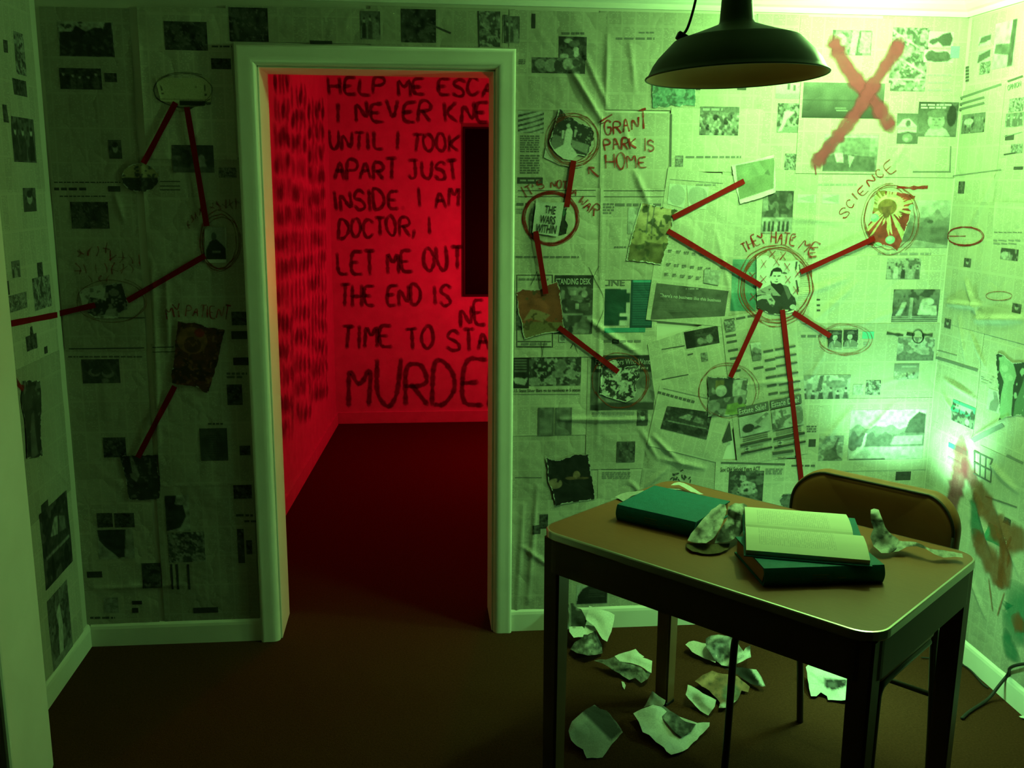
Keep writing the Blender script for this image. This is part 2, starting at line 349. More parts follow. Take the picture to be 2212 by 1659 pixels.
# ------------------------------------------------------------------ printing helpers
RG = np.random.RandomState
def c3(c): return np.array([c, c, c*0.95] if isinstance(c, (int, float)) else c, float)
def inpoly(U, V, P):
    r = np.zeros(U.shape, bool); n = len(P)
    for i in range(n):
        (x0, y0), (x1, y1) = P[i], P[(i+1) % n]
        if y0 == y1: continue
        c = ((y0 > V) != (y1 > V)) & (U < (x1-x0)*(V-y0)/(y1-y0)+x0)
        r ^= c
    return r
def paint(ops, U, V, seed=0, asp=1.0):
    G = np.tile(c3(0.4), (len(U), 1)); rg = RG(seed)
    def put(mask, c, a=1.0): G[mask] = G[mask]*(1-a)+c3(c)*a
    for op in ops:
        k = op[0]
        if k == 'f': G[:] = c3(op[1])
        elif k == 'g': t = np.clip(V, 0, 1)[:, None]; G[:] = c3(op[1])*(1-t)+c3(op[2])*t
        elif k == 'n': G *= (1+op[2]*(2*vn(U*op[1]*asp, V*op[1], seed)-1))[:, None]
        elif k == 'b':   # contrasty blotches
            t = vn(U*op[1]*asp, V*op[1], seed+5)*.6+vn(U*op[1]*asp*2.3, V*op[1]*2.3, seed+6)*.4
            put(t > op[2], op[3])
        elif k == 'h':   # ground line
            put(V < op[1]+op[2]*(vn(U*op[3]*asp, U*0, seed+8)-.5), op[4])
        elif k == 'e': put(((U-op[1])/op[3])**2+((V-op[2])/op[4])**2 < 1, op[5])
        elif k == 'r': put((U > op[1]) & (V > op[2]) & (U < op[3]) & (V < op[4]), op[5])
        elif k == 'p': put(inpoly(U, V, op[1]), op[2])
        elif k == 'crowd':
            for _ in range(op[1]):
                x, y = rg.rand(), op[2]+(op[3]-op[2])*rg.rand(); s = 0.035+0.03*rg.rand(); g = rg.choice(op[4] if len(op) > 4 else (.03, .06, .12, .3, .42))
                put(((U-x)/(s/asp*1.4))**2+((V-y+.06)/(s*1.5))**2 < 1, g*.6); put(((U-x)/(s/asp))**2+((V-y)/s)**2 < 1, g)
        elif k == 'ppl':
            n = op[1]
            for i in range(n):
                x = (i+.5)/n+.06*(rg.rand()-.5); hh = op[2]*(.85+.25*rg.rand()); w = .34/n; g = rg.choice(op[3])
                put((np.abs(U-x) < w*(.65+.35*np.clip((hh*.72-V)*6, 0, 1))) & (V < hh*.74) & (V > .03), g)
                put(((U-x)/(w*.42))**2+((V-hh*.84)/(hh*.11))**2 < 1, .45 if g < .2 else .1); put(((U-x)/(w*.44))**2+((V-hh*.92)/(hh*.06))**2 < 1, .04)
        elif k == 'lines':
            n = op[5]; y = (V-op[2])/(op[4]-op[2]); m_ = (U > op[1]) & (U < op[3]) & (y > 0) & (y < 1) & ((y*n) % 1 > .5)
            put(m_, op[6])
        elif k == 'rays':
            a = np.arctan2((V-op[2]), (U-op[1])*asp); rr = np.hypot((U-op[1])*asp, V-op[2])
            put((np.sin(a*op[3]+2.5*np.sin(a*3)) > .62-.30*(rr < op[4]*.55)) & (rr < op[4]*(.75+.35*np.sin(a*5+1))), op[5])
    return np.clip(G, 0.004, 0.75)
def paint_aa(ops, U, V, seed, asp, du, dv):
    return sum(paint(ops, U+du*a, V+dv*b, seed, asp) for a, b in ((-.3, -.15), (.15, -.3), (.3, .15), (-.15, .3)))/4
K = {
 'dark': [('f', .05), ('n', 6, .8), ('b', 5, .62, .10), ('b', 14, .72, .16)],
 'busy': [('f', .22), ('b', 5, .5, .08), ('b', 8, .6, .34), ('b', 16, .68, .05), ('n', 20, .4)],
 'crowd': [('f', .10), ('b', 5, .55, .2), ('crowd', 70, .0, .85), ('n', 20, .3)],
 'land': [('g', .34, .48), ('n', 3, .2), ('h', .62, .25, 5, .20), ('h', .42, .2, 9, .09), ('h', .25, .1, 4, .16), ('n', 18, .35)],
 'ppl3': [('g', .30, .16), ('b', 4, .6, .1), ('ppl', 3, .85, (.05, .3, .1)), ('n', 16, .25)],
 'ppl5': [('g', .24, .36), ('b', 5, .6, .12), ('ppl', 5, .75, (.04, .35, .1, .5)), ('n', 16, .25)],
 'head': [('g', .08, .13), ('b', 4, .6, .05), ('e', .5, .1, .42, .34, .07), ('e', .5, .58, .2, .27, .36), ('e', .5, .74, .22, .16, .04), ('e', .43, .6, .035, .02, .06), ('e', .57, .6, .035, .02, .06), ('r', .44, .45, .56, .47, .12), ('n', 14, .25)],
 'car': [('f', .03), ('b', 4, .62, .08), ('p', [(.1, .25), (.2, .6), (.45, .85), (.85, .75), (.98, .4), (.9, .18)], .045), ('p', [(.3, .6), (.48, .8), (.6, .78), (.55, .55)], .26), ('p', [(.62, .55), (.66, .76), (.84, .7), (.86, .52)], .16), ('r', .1, .36, .95, .40, .22), ('e', .28, .2, .09, .13, .015), ('e', .8, .2, .09, .13, .015), ('n', 20, .5)],
 'bldg': [('g', .3, .46), ('r', .1, .0, .5, .8, .16), ('r', .55, .0, .95, .55, .24), ('lines', .14, .1, .46, .75, 6, .38), ('lines', .6, .1, .9, .5, 4, .08), ('n', 20, .3)],
 'ball': [('f', .12), ('b', 6, .5, .2), ('b', 12, .6, .06), ('p', [(.35, .1), (.42, .5), (.35, .7), (.55, .8), (.62, .45), (.55, .1)], .5), ('e', .48, .86, .08, .08, .12), ('r', 0, 0, 1, .12, .25), ('n', 20, .3)],
 'pale': [('f', .36), ('n', 7, .3), ('b', 5, .6, .25)],
 'bar': [('f', .05), ('n', 5, .3)],
}
SH = []      # sheets
PR = []      # prints waiting for the sheet they are printed on
def quad(wall, pts):
    """2 px corners -> upright rectangle on the wall, 4 px corners -> free quad (TL, TR, BR, BL)"""
    if len(pts) == 2:
        (a, b), (c, d) = wall.px(*pts[0]), wall.px(*pts[1])
        return [(a, b), (c, b), (c, d), (a, d)]
    return [wall.px(*p) for p in pts]
def grid(Q, step):
    Q = np.array(Q); w = max(np.linalg.norm(Q[1]-Q[0]), np.linalg.norm(Q[2]-Q[3])); h = max(np.linalg.norm(Q[3]-Q[0]), np.linalg.norm(Q[2]-Q[1]))
    nx = max(1, int(round(w/step))); ny = max(1, int(round(h/step)))
    s, t = np.meshgrid(np.linspace(0, 1, nx+1), np.linspace(0, 1, ny+1)); s = s.ravel(); t = t.ravel()
    P = ((Q[0][None]*(1-s)[:, None]+Q[1][None]*s[:, None])*(1-t)[:, None]+(Q[3][None]*(1-s)[:, None]+Q[2][None]*s[:, None])*t[:, None])
    F = [(j*(nx+1)+i, (j+1)*(nx+1)+i, (j+1)*(nx+1)+i+1, j*(nx+1)+i+1) for j in range(ny) for i in range(nx)]
    return P, F, s, 1-t, w, h
def clipgrid(P, step):
    """a polygon cut into small cells"""
    bm = bmesh.new(); f = bm.faces.new([bm.verts.new((p[0], p[1], 0)) for p in P])
    bmesh.ops.triangulate(bm, faces=[f])
    P = np.array(P); lo = P.min(0); hi = P.max(0)
    for ax in (0, 1):
        n = int((hi[ax]-lo[ax])/step)
        for k in range(1, n+1):
            co = [0, 0, 0]; co[ax] = lo[ax]+k*step; no = [0, 0, 0]; no[ax] = 1
            bmesh.ops.bisect_plane(bm, geom=bm.verts[:]+bm.edges[:]+bm.faces[:], plane_co=co, plane_no=no, dist=1e-6)
    bmesh.ops.triangulate(bm, faces=[f for f in bm.faces if len(f.verts) > 4])
    bm.verts.index_update()
    Q = np.array([v.co[:2] for v in bm.verts]); F = [tuple(v.index for v in f.verts) for f in bm.faces]
    # turn every face to the same side
    G = []
    for f in F:
        a = sum(Q[f[i]][0]*Q[f[(i+1) % len(f)]][1]-Q[f[(i+1) % len(f)]][0]*Q[f[i]][1] for i in range(len(f)))
        G.append(f if a > 0 else f[::-1])
    bm.free()
    return Q, G
def torn(P, amp=0.0018, step=0.007, seed=0):
    rg = RG(seed); R = []
    for i in range(len(P)):
        a = np.array(P[i]); b = np.array(P[(i+1) % len(P)]); L = np.linalg.norm(b-a); n = max(1, int(L/step)); nr = np.array([-(b-a)[1], (b-a)[0]])/max(L, 1e-6)
        for k in range(n): R.append(tuple(a+(b-a)*k/n+(nr*amp*(2*rg.rand()-1) if k else 0)))
    return R
def sheet(wall, pts, layer, label, uvrect=False):
    Q = [tuple(p) for p in ([(pts[0], pts[3]), (pts[2], pts[3]), (pts[2], pts[1]), (pts[0], pts[1])] if uvrect else quad(wall, pts))]
    SH.append(dict(wall=wall, Q=Q, layer=layer, label=label, pr=[]))
def pr(wall, pts, kind, seed=0, step=0.0032):
    PR.append(('pic', wall, quad(wall, pts), (K[kind] if isinstance(kind, str) else kind), seed, step))
def bars(wall, x0, y0, x1, y1, n=1, c=0.09, seed=0, fill=0.86):
    """rows of word-like dashes between two px corners: headlines and captions too small to read"""
    rg = RG(seed+int(x0)*7+int(y0)); out = []; hh = abs(y1-y0)/n
    for i in range(n):
        x = x0; end = x1-(x1-x0)*(.25*rg.rand() if n > 1 and i == n-1 else .0)
        while x < end-2:
            w = min(end-x, hh*(.9+2.6*rg.rand())*.9)
            out.append(((x, y0+i*hh+hh*.14), (x+w*fill, y0+i*hh+hh*.8))); x += w+hh*.18
    PR.append(('bars', wall, [quad(wall, b) for b in out], c))
def rule(wall, x0, y0, x1, y1, t=2.0, c=0.07):
    a = np.array((x0, y0), float); b = np.array((x1, y1), float); n = (b-a)/np.linalg.norm(b-a); nr = np.array([-n[1], n[0]])*t/2
    PR.append(('bars', wall, [quad(wall, [tuple(a-nr), tuple(b-nr), tuple(b+nr), tuple(a+nr)])], c))
_tc = {}
def glyphs(s, bold=False):
    if (s, bold) in _tc: return _tc[(s, bold)]
    cu = bpy.data.curves.new('t', 'FONT'); cu.body = s; cu.size = 1.0; cu.resolution_u = 3
    if bold: cu.offset = 0.018
    ob = bpy.data.objects.new('t', cu); COL.objects.link(ob); bpy.context.view_layer.update()
    me = ob.to_mesh(); P = np.array([v.co[:2] for v in me.vertices]); F = [tuple(p.vertices) for p in me.polygons]
    ob.to_mesh_clear(); bpy.data.objects.remove(ob); bpy.data.curves.remove(cu)
    lo = P.min(0); hi = P.max(0); P = (P-lo)/(hi-lo); _tc[(s, bold)] = (P, F); return P, F
def textpts(wall, s, pts, bold=False):
    P, F = glyphs(s, bold); Q = np.array(quad(wall, pts)); a = P[:, 0:1]; b = 1-P[:, 1:2]
    return ((Q[0]*(1-a)+Q[1]*a)*(1-b)+(Q[3]*(1-a)+Q[2]*a)*b), F
def txt(wall, s, pts, c=0.07, bold=False): PR.append(('txt', wall, textpts(wall, s, pts, bold), c))
LAY = 0.0010
CL = []      # clippings already on the wall
def top(wall, U, V):
    r = np.zeros(np.shape(U))
    for s in SH:
        if s['wall'] is wall: r = np.maximum(r, inpoly(U, V, s['Q'])*(0.0006+LAY*s['layer']))
    for w, P, h in CL:
        if w is wall: r = np.maximum(r, inpoly(U, V, P)*h)
    return r
def build_sheets():
    for p in PR:
        k, wall = p[0], p[1]
        cen = np.mean(np.array(p[2]).reshape(-1, 2), 0) if k != 'txt' else p[2][0].mean(0)
        best = None
        for s in SH:
            if s['wall'] is wall and inpoly(np.array([cen[0]]), np.array([cen[1]]), s['Q'])[0] and (best is None or s['layer'] > best['layer']): best = s
        if best is not None: best['pr'].append(p)
    for si, s in enumerate(SH):
        wall = s['wall']; h0 = 0.0006+LAY*s['layer']
        P, F, a, b, w, h = grid(s['Q'], 0.0062)
        H = wall.h(P[:, 0], P[:, 1])+h0
        V = [wall.p3(P[:, 0], P[:, 1], H)]; FF = list(F); MI = [0]*len(F); UV = [np.stack([a*w, b*h], 1)]; INK = [np.ones((len(P), 3))]; nv = len(P)
        flip = wall is LEFT
        lift = 0.0005
        for p in s['pr']:
            lift += 0.00004
            if p[0] == 'pic':
                Pq, Fq, aa, bb, ww, hq = grid(p[2], p[5]); G = paint_aa(p[3], aa, bb, p[4], ww/max(hq, 1e-6), p[5]/max(ww, 1e-6), p[5]/max(hq, 1e-6))
                parts = [(Pq, Fq, G)]
            elif p[0] == 'bars':
                parts = []
                for q in p[2]:
                    Pq, Fq, aa, bb, ww, hq = grid(q, 0.009); parts.append((Pq, Fq, np.tile(c3(p[3]), (len(Pq), 1))))
                lift += 0.00006
            else:
                Pq, Fq = p[2]; parts = [(Pq, Fq, np.tile(c3(p[3]), (len(Pq), 1)))]; lift += 0.0003
            for Pq, Fq, G in parts:
                Hq = wall.h(Pq[:, 0], Pq[:, 1])+h0+lift+(0.0004 if p[0] == 'txt' else 0)
                V.append(wall.p3(Pq[:, 0], Pq[:, 1], Hq)); FF += [tuple(i+nv for i in f) for f in Fq]; MI += [1]*len(Fq)
                UV.append(np.zeros((len(Pq), 2))); INK.append(G); nv += len(Pq)
        o = mesh('newspaper_sheet', np.concatenate(V), FF, [M['news'], M['print']], None, True, MI, np.concatenate(INK), None, np.concatenate(UV))
        tag(o, s['label'], 'newspaper', 'newspaper sheets pasted on the walls')
def clipping(wall, pts, ops, label, layer=6, seed=0, step=0.0028, edge=0.5, tear=0.0016, name='torn_clipping', cat='clipping', group='clippings stuck over the newspaper', texts=(), rect=False, curl=0.0035):
    """a picture torn or cut from a page and stuck on the wall; ops paint in 0..1 of its px bounding box"""
    X = [p[0] for p in pts]; Y = [p[1] for p in pts]
    c = [wall.px(min(X), min(Y)), wall.px(max(X), min(Y)), wall.px(max(X), max(Y)), wall.px(min(X), max(Y))]
    P0 = [wall.px(*p) for p in pts]; P0 = P0 if tear == 0 else torn(P0, tear, 0.007, seed)
    Q, F = clipgrid(P0, step)
    x0 = min(c[0][0], c[3][0], c[1][0], c[2][0]); x1 = max(c[1][0], c[2][0], c[0][0], c[3][0]); y1 = (c[0][1]+c[1][1])/2; y0 = (c[2][1]+c[3][1])/2
    U = (Q[:, 0]-x0)/(x1-x0); Vv = (Q[:, 1]-y0)/(y1-y0)
    if wall is RIGHT or wall is BACK or wall is LEFT: pass
    G = paint_aa((K[ops] if isinstance(ops, str) else ops), U, Vv, seed, (x1-x0)/(y1-y0), step/(x1-x0), step/(y1-y0))
    A = np.array(P0); B = np.roll(A, -1, 0); d = np.full(len(Q), 9.0)
    for a, b in zip(A, B):
        t = np.clip(((Q-a)@(b-a))/max((b-a)@(b-a), 1e-12), 0, 1); d = np.minimum(d, np.linalg.norm(Q-a-t[:, None]*(b-a), axis=1))
    if edge: G[(d < 0.0022) & (vn(Q[:, 0]*90, Q[:, 1]*90, seed) > 1-edge)] = c3(0.55)
    hb = float(top(wall, Q[:, 0], Q[:, 1]).max())+0.0014; CL.append((wall, P0, hb+curl*.6))
    H = wall.h(Q[:, 0], Q[:, 1])+hb+curl*np.exp(-d/0.012)*vn(Q[:, 0]*14, Q[:, 1]*14, seed+2)
    V = [wall.p3(Q[:, 0], Q[:, 1], H)]; FF = list(F); INK = [G]; nv = len(Q)
    for (s_, tp, col) in texts:
        Pq, Fq = textpts(wall, s_, tp, True)
        V.append(wall.p3(Pq[:, 0], Pq[:, 1], wall.h(Pq[:, 0], Pq[:, 1])+hb+0.0022)); FF += [tuple(i+nv for i in f) for f in Fq]; INK.append(np.tile(c3(col), (len(Pq), 1))); nv += len(Pq)
    o = mesh(name, np.concatenate(V), FF, M['clip'], None, True, None, np.concatenate(INK))
    tag(o, label, cat, group)
    return o
# ------------------------------------------------------------------ strokes: pens, spray paint, lettering
ABC = dict(A="00 3a 60;14 54", B="00 0a 4a 68 56 05;05 56 63 40 00", C="68 4a 2a 07 03 20 40 62", D="00 0a 3a 67 63 30 00", E="6a 0a 00 60;05 45", F="6a 0a 00;05 45",
 G="68 4a 2a 07 03 20 40 63 65 35", H="00 0a;60 6a;05 65", I="10 1a", J="1a 6a;4a 42 30 10 02", K="00 0a;6a 05 60", L="0a 00 60", M="00 0a 34 6a 60", N="00 0a 60 6a", O="2a 07 03 20 40 63 67 4a 2a",
 P="00 0a 4a 68 66 45 05", R="00 0a 4a 68 66 45 05;25 60", S="68 4a 2a 08 06 45 63 61 40 20 02", T="0a 6a;3a 30", U="0a 03 20 40 63 6a", V="0a 30 6a", W="0a 10 36 50 6a", X="0a 60;00 6a", Y="0a 35 6a;35 30")
ABC[','] = "12 1- 0="; ABC['.'] = "10 11"; ABC["'"] = "1a 17"
HX = {c: i for i, c in enumerate('0123456789a')}; HX['-'] = 0; HX['='] = -2
def lett(ch):
    if ch == ' ': return [], 4
    st = [[(HX[p[0]], HX[p[1]]) for p in s.split()] for s in ABC[ch].split(';')]
    return st, (2.6 if ch in "I,.'" else 6)
def line_strokes(text, x0, y0, x1, y1, hgt, rg, slant=0.0, jit=0.5, tall=0.12):
    """strokes in px for one written line; (x0,y0)-(x1,y1) is the base line"""
    tot = sum(lett(c)[1]+1.8 for c in text)-1.8; L = math.hypot(x1-x0, y1-y0); k = L/tot; ex = np.array(((x1-x0)/L, (y1-y0)/L)); ey = np.array((ex[1], -ex[0])); out = []; a = 0.0
    for c in text:
        st, w = lett(c); hs = hgt/10*(1+tall*(2*rg.rand()-1)); dy = hgt*.06*(2*rg.rand()-1); sl = slant+.10*(2*rg.rand()-1)
        for s in st:
            pts = []
            for (x, y) in s:
                xx = a+x+jit*(2*rg.rand()-1)*.8; yy = y+jit*(2*rg.rand()-1)*.7
                p = np.array((x0, y0))+ex*(xx*k+sl*yy*hs)+ey*(yy*hs+dy); pts.append(tuple(p))
            out.append(pts)
        a += w+1.8
    return out
def curve2(pts, it=2):
    P = [np.array(p, float) for p in pts]
    if len(P) < 3: return P
    for _ in range(it):
        Q = [P[0]]
        for a, b in zip(P, P[1:]): Q += [a*.78+b*.22, a*.22+b*.78]
        P = Q+[P[-1]]
    return P
def strokes(name, wall, S_, width, m, label, cat, lift, soft=0.0, group=None, seed=0, step=0.006, rough=0.15, cover=1.0, parent=None):
    """flat painted or inked bands lying on the wall's surface; width in metres"""
    rg = RG(seed); V = []; F = []; C = []; nv = 0
    for si, st in enumerate(S_):
        w0 = width
        if isinstance(st, tuple): st, w0 = st
        P = np.array([wall.px(*p) for p in curve2(st)]); L = np.r_[0, np.cumsum(np.linalg.norm(np.diff(P, axis=0), axis=1))]
        n = max(2, int(L[-1]/step)+1); t = np.linspace(0, L[-1], n); Q = np.stack([np.interp(t, L, P[:, 0]), np.interp(t, L, P[:, 1])], 1)
        T = np.gradient(Q, axis=0); T /= np.maximum(np.linalg.norm(T, axis=1), 1e-9)[:, None]; N = np.stack([-T[:, 1], T[:, 0]], 1)
        ph = rg.rand()*50; ww = w0/2*(1+rough*(2*vn(t*60+ph, t*0, seed)-1)); cv = cover*(1-rough*.8*vn(t*40+ph, t*0+3, seed))
        if soft:
            k = max(5, int(w0*(1+soft)/.0075)|1); offs = np.linspace(-1-soft, 1+soft, k); t_ = np.clip((1+soft-np.abs(offs))/(soft+.25), 0, 1); cs = t_*t_*(3-2*t_)
        else: offs = (-1, 1); cs = (1, 1)
        # rounded ends
        ext = min(.5, w0/2/max(L[-1], 1e-6))
        for j, (of, c) in enumerate(zip(offs, cs)):
            R = Q+N*(ww*of)[:, None]; e = w0*.45*(1-min(1, abs(of))**2)
            R[0] -= T[0]*e; R[-1] += T[-1]*e
            cc = cv*c
            if soft: cc = cc.copy(); cc[0] *= .25; cc[-1] *= .25
            H = wall.h(R[:, 0], R[:, 1])+top(wall, R[:, 0], R[:, 1])+lift+0.00010*si
            V.append(wall.p3(R[:, 0], R[:, 1], H)); C.append(cc)
        k = len(offs)
        for j in range(k-1):
            for i in range(n-1): F.append((nv+j*n+i, nv+j*n+i+1, nv+(j+1)*n+i+1, nv+(j+1)*n+i))
        nv += n*k
    o = mesh(name, np.concatenate(V), F, m, parent, True, None, None, np.concatenate(C))
    if label: tag(o, label, cat, group)
    return o
def ell(cx, cy, rx, ry, turns=2.0, rg=None, wob=0.05, a0=0.0, n=26, rot=0.0):
    out = []; N = int(n*turns); r1 = 1+wob*(2*rg.rand()-1)
    for i in range(N+1):
        a = a0+2*math.pi*i/n; s = 1+wob*math.sin(a*.37+r1*9)+wob*.4*(2*rg.rand()-1)
        x = rx*s*math.cos(a); y = ry*s*math.sin(a)
        out.append((cx+x*math.cos(rot)-y*math.sin(rot), cy+x*math.sin(rot)+y*math.cos(rot)))
    return out
def tape(segs, label, w=0.0185):
    """a strip of red tape; segs = [(wall, px start, px end), ...] end to end"""
    V = []; F = []; nv = 0
    for (wall, a, b) in segs:
        A = np.array(wall.px(*a)); B = np.array(wall.px(*b)); L = np.linalg.norm(B-A); n = max(2, int(L/0.007)); t = np.linspace(0, 1, n)
        Q = A+(B-A)*t[:, None]; T = (B-A)/L; N = np.array([-T[1], T[0]])
        for up in (0, 1):
            for of in (-1, 0, 1):
                R = Q+N*of*w/2*(1+.05*np.sin(t*9))[:, None]; H = np.maximum(wall.h(Q[:, 0], Q[:, 1]), wall.h(R[:, 0], R[:, 1]))+float(top(wall, Q[:, 0], Q[:, 1]).max())+0.0022+up*0.0007
                V.append(wall.p3(R[:, 0], R[:, 1], H))
        i0 = lambda u, o, i: nv+(u*3+o)*n+i
        for i in range(n-1):
            for o_ in (0, 1):
                F.append((i0(1, o_, i), i0(1, o_, i+1), i0(1, o_+1, i+1), i0(1, o_+1, i)))
            F.append((i0(0, 0, i), i0(0, 0, i+1), i0(1, 0, i+1), i0(1, 0, i))); F.append((i0(1, 2, i), i0(1, 2, i+1), i0(0, 2, i+1), i0(0, 2, i)))
        for i in (0, n-1):
            for o_ in (0, 1): F.append((i0(0, o_, i), i0(0, o_+1, i), i0(1, o_+1, i), i0(1, o_, i)))
        nv += n*6
    o = mesh('red_tape_strip', np.concatenate(V), F, M['tape'], None, False)
    tag(o, label, 'tape', 'red tape strips linking the clippings'); return o

# ------------------------------------------------------------------ creases in the papered walls (px on the wall, height m, softness m)
def crease(wall, *rows):
    for (x0, y0, x1, y1, hh, ww) in rows:
        a, b = wall.px(x0, y0); c, d = wall.px(x1, y1); wall.cr.append((a, b, c, d, hh*1.1, ww*.58))
crease(BACK, (1232, 150, 1300, 262, .014, .011), (1262, 118, 1312, 230, .007, .010), (1312, 80, 1308, 225, .007, .010), (1360, 90, 1372, 200, .005, .010), (1297, 245, 1297, 600, .004, .009),
 (1296, 600, 1290, 960, .004, .009), (1210, 905, 1400, 905, .009, .010), (1270, 690, 1380, 765, .011, .012), (1370, 370, 1400, 440, .009, .012), (1340, 250, 1365, 330, .005, .012),
 (1410, 940, 1470, 1000, .009, .010), (1385, 930, 1420, 990, .007, .010), (1430, 990, 1520, 1010, .009, .011), (1440, 1010, 1380, 1060, .008, .011), (1360, 1040, 1400, 1080, .007, .01),
 (1130, 1090, 1115, 1320, .006, .010), (1160, 1050, 1140, 1300, .006, .010), (1130, 1180, 1185, 1220, .007, .01), (1610, 830, 1735, 818, .005, .009),
 (1545, 500, 1590, 690, .004, .009), (1500, 470, 1480, 660, .003, .010), (1700, 470, 1820, 480, .005, .012), (1720, 640, 1830, 600, .007, .014), (1760, 690, 1850, 610, .006, .014),
 (1740, 830, 1800, 720, .005, .012), (1770, 960, 1840, 880, .007, .012), (1850, 950, 1930, 870, .008, .010), (1760, 400, 1740, 560, .004, .012), (1950, 330, 2010, 400, .004, .010),
 (1900, 400, 1960, 300, .004, .010), (1990, 560, 2010, 640, .003, .01), (1860, 700, 1960, 660, .004, .012), (1900, 830, 1990, 800, .004, .012),
 (300, 100, 310, 500, .004, .012), (330, 560, 345, 1000, .004, .010), (360, 600, 365, 760, .004, .012), (250, 420, 270, 480, .004, .01), (200, 1270, 400, 1262, .004, .01), (290, 20, 300, 300, .003, .012))
crease(RIGHT, (2050, 655, 2120, 662, .012, .010), (2090, 610, 2120, 690, .010, .012), (2110, 690, 2212, 690, .013, .013), (2075, 690, 2090, 780, .007, .010), (2100, 720, 2130, 790, .006, .010),
 (2045, 820, 2110, 860, .008, .011), (2040, 850, 2065, 890, .007, .010), (2100, 950, 2180, 900, .010, .012), (2170, 350, 2100, 490, .007, .010), (2160, 390, 2150, 490, .005, .011),
 (2140, 1000, 2200, 1060, .009, .012), (2110, 1060, 2150, 1200, .010, .014), (2160, 1100, 2205, 1240, .010, .014), (2090, 1220, 2130, 1330, .007, .012))
crease(LEFT, (10, 60, 20, 400, .005, .012), (30, 420, 40, 600, .004, .012), (60, 700, 100, 860, .005, .012), (80, 980, 140, 1040, .004, .01))

# ------------------------------------------------------------------ newspaper sheets, bottom layer first
B_ = lambda pts, layer, label: sheet(BACK, pts, layer, label)
B_([(1100, 22), (1303, 240)], 1, 'newspaper sheet right of the door head with two photos of a group of people')
B_([(1296, 24), (1642, 242)], 0, 'newspaper sheet of plain text columns behind the hanging lamp shade')
B_([(1636, 30), (1736, 180)], 1, 'narrow newspaper strip near the ceiling between lamp shade and red cross')
B_([(1728, 36), (1918, 182)], 2, 'pale newspaper sheet under the upper arms of the red cross')
B_([(1908, 34), (2092, 212)], 1, 'newspaper sheet in the top right corner with aerial photo and two dark country shapes')
B_([(1112, 234), (1302, 412)], 0, 'newspaper sheet with striped flag photo and list of text bars beside the door')
B_([(1298, 243), (1452, 412)], 1, 'newspaper sheet with red note about the park home')
B_([(1449, 233), (1640, 372)], 2, 'newspaper sheet under the lamp with crowd photo')
B_([(1636, 172), (1734, 378)], 0, 'newspaper sheet with baseball player photo left of the dark advertisement')
B_([(1729, 176), (1906, 376)], 3, 'newspaper page with large dark advertisement under the red cross')
B_([(1900, 206), (2078, 384)], 2, 'newspaper page with photo of a child beside two small photos')
B_([(1112, 405), (1302, 596)], 2, 'newspaper page with circled card, right of the door')
B_([(1296, 406), (1458, 604)], 3, 'newspaper page with grey headline left of the tilted advertisement page')
B_([(1560, 366), (1745, 690)], 1, 'newspaper page behind the portrait of the man in a coat')
B_([(1738, 370), (2068, 560)], 0, 'newspaper page with hazy landscape photo behind the red science picture')
B_([(1726, 552), (2052, 708)], 1, 'wrinkled newspaper page with theatre photo and crowd photo')
B_([(1720, 700), (2046, 876)], 2, 'newspaper page behind the two officer portraits')
B_([(1726, 862), (2032, 1012)], 3, 'newspaper page with large pale photo of trees and a van above the chair')
B_([(1700, 998), (2020, 1330)], 1, 'newspaper page mostly hidden behind the chair backrest')
B_([(1112, 590), (1302, 770)], 3, 'advertisement page with desk photo headed STANDING DESK')
B_([(1296, 596), (1416, 768)], 1, 'newspaper page with stepped dark bar chart')
B_([(1106, 762), (1300, 938)], 1, 'newspaper page with fruit photo and silver bar advertisement beside the door')
B_([(1270, 756), (1424, 1010)], 2, 'newspaper page with investor advertisement in a red pen circle')
B_([(1106, 930), (1304, 1092)], 0, 'plain newspaper page behind the black clipping by the door')
B_([(1292, 996), (1450, 1110)], 1, 'crumpled newspaper page above the left end of the table')
B_([(1106, 1080), (1420, 1312)], 2, 'darker newspaper sheet low on the wall behind the table legs')
B_([(1400, 1060), (1720, 1335)], 0, 'newspaper sheet low on the wall hidden behind the table top')
B_([(1442, 362), (1596, 382), (1570, 706), (1394, 690)], 4, 'tilted newspaper page with wide dark advertisement in its lower half')
B_([(1398, 742), (1556, 688), (1604, 905), (1424, 935)], 3, 'tilted newspaper page with dim night photo at its top right')
B_([(1424, 830), (1600, 868), (1556, 1000), (1396, 960)], 4, 'tilted newspaper page with large dark photo of a car interior')
B_([(1396, 950), (1560, 990), (1540, 1075), (1380, 1060)], 2, 'badly creased newspaper scrap under the car photo')
B_([(1556, 686), (1724, 656), (1744, 978), (1592, 1006)], 5, 'tilted newspaper page with ruled listings and twin product advertisements')
B_([(1545, 994), (1742, 1140)], 4, 'newspaper page with baseball pitcher photo left of the chair')
# above and left of the door
B_([(488, 12), (812, 96)], 1, 'newspaper strip above the left half of the door head')
B_([(800, 12), (1112, 112)], 0, 'newspaper strip above the right half of the door head')
B_([(84, 14), (304, 392)], 0, 'dark newspaper page at the top of the wall left of the door')
B_([(296, 14), (512, 345)], 1, 'newspaper page left of the door with pale machine clipping')
B_([(112, 388), (318, 758)], 1, 'newspaper page with headline band left of the door')
B_([(306, 338), (548, 748)], 0, 'newspaper page touching the left door casing at half height')
B_([(132, 750), (336, 1046)], 0, 'newspaper page left of the door with photo of two curled shapes')
B_([(326, 742), (556, 1046)], 1, 'newspaper page behind the dark red virus clipping')
B_([(158, 1036), (346, 1350)], 1, 'newspaper page low on the left with quarter round dark photo')
B_([(336, 1036), (562, 1350)], 0, 'newspaper page low beside the left door casing with dark catalogue photos')
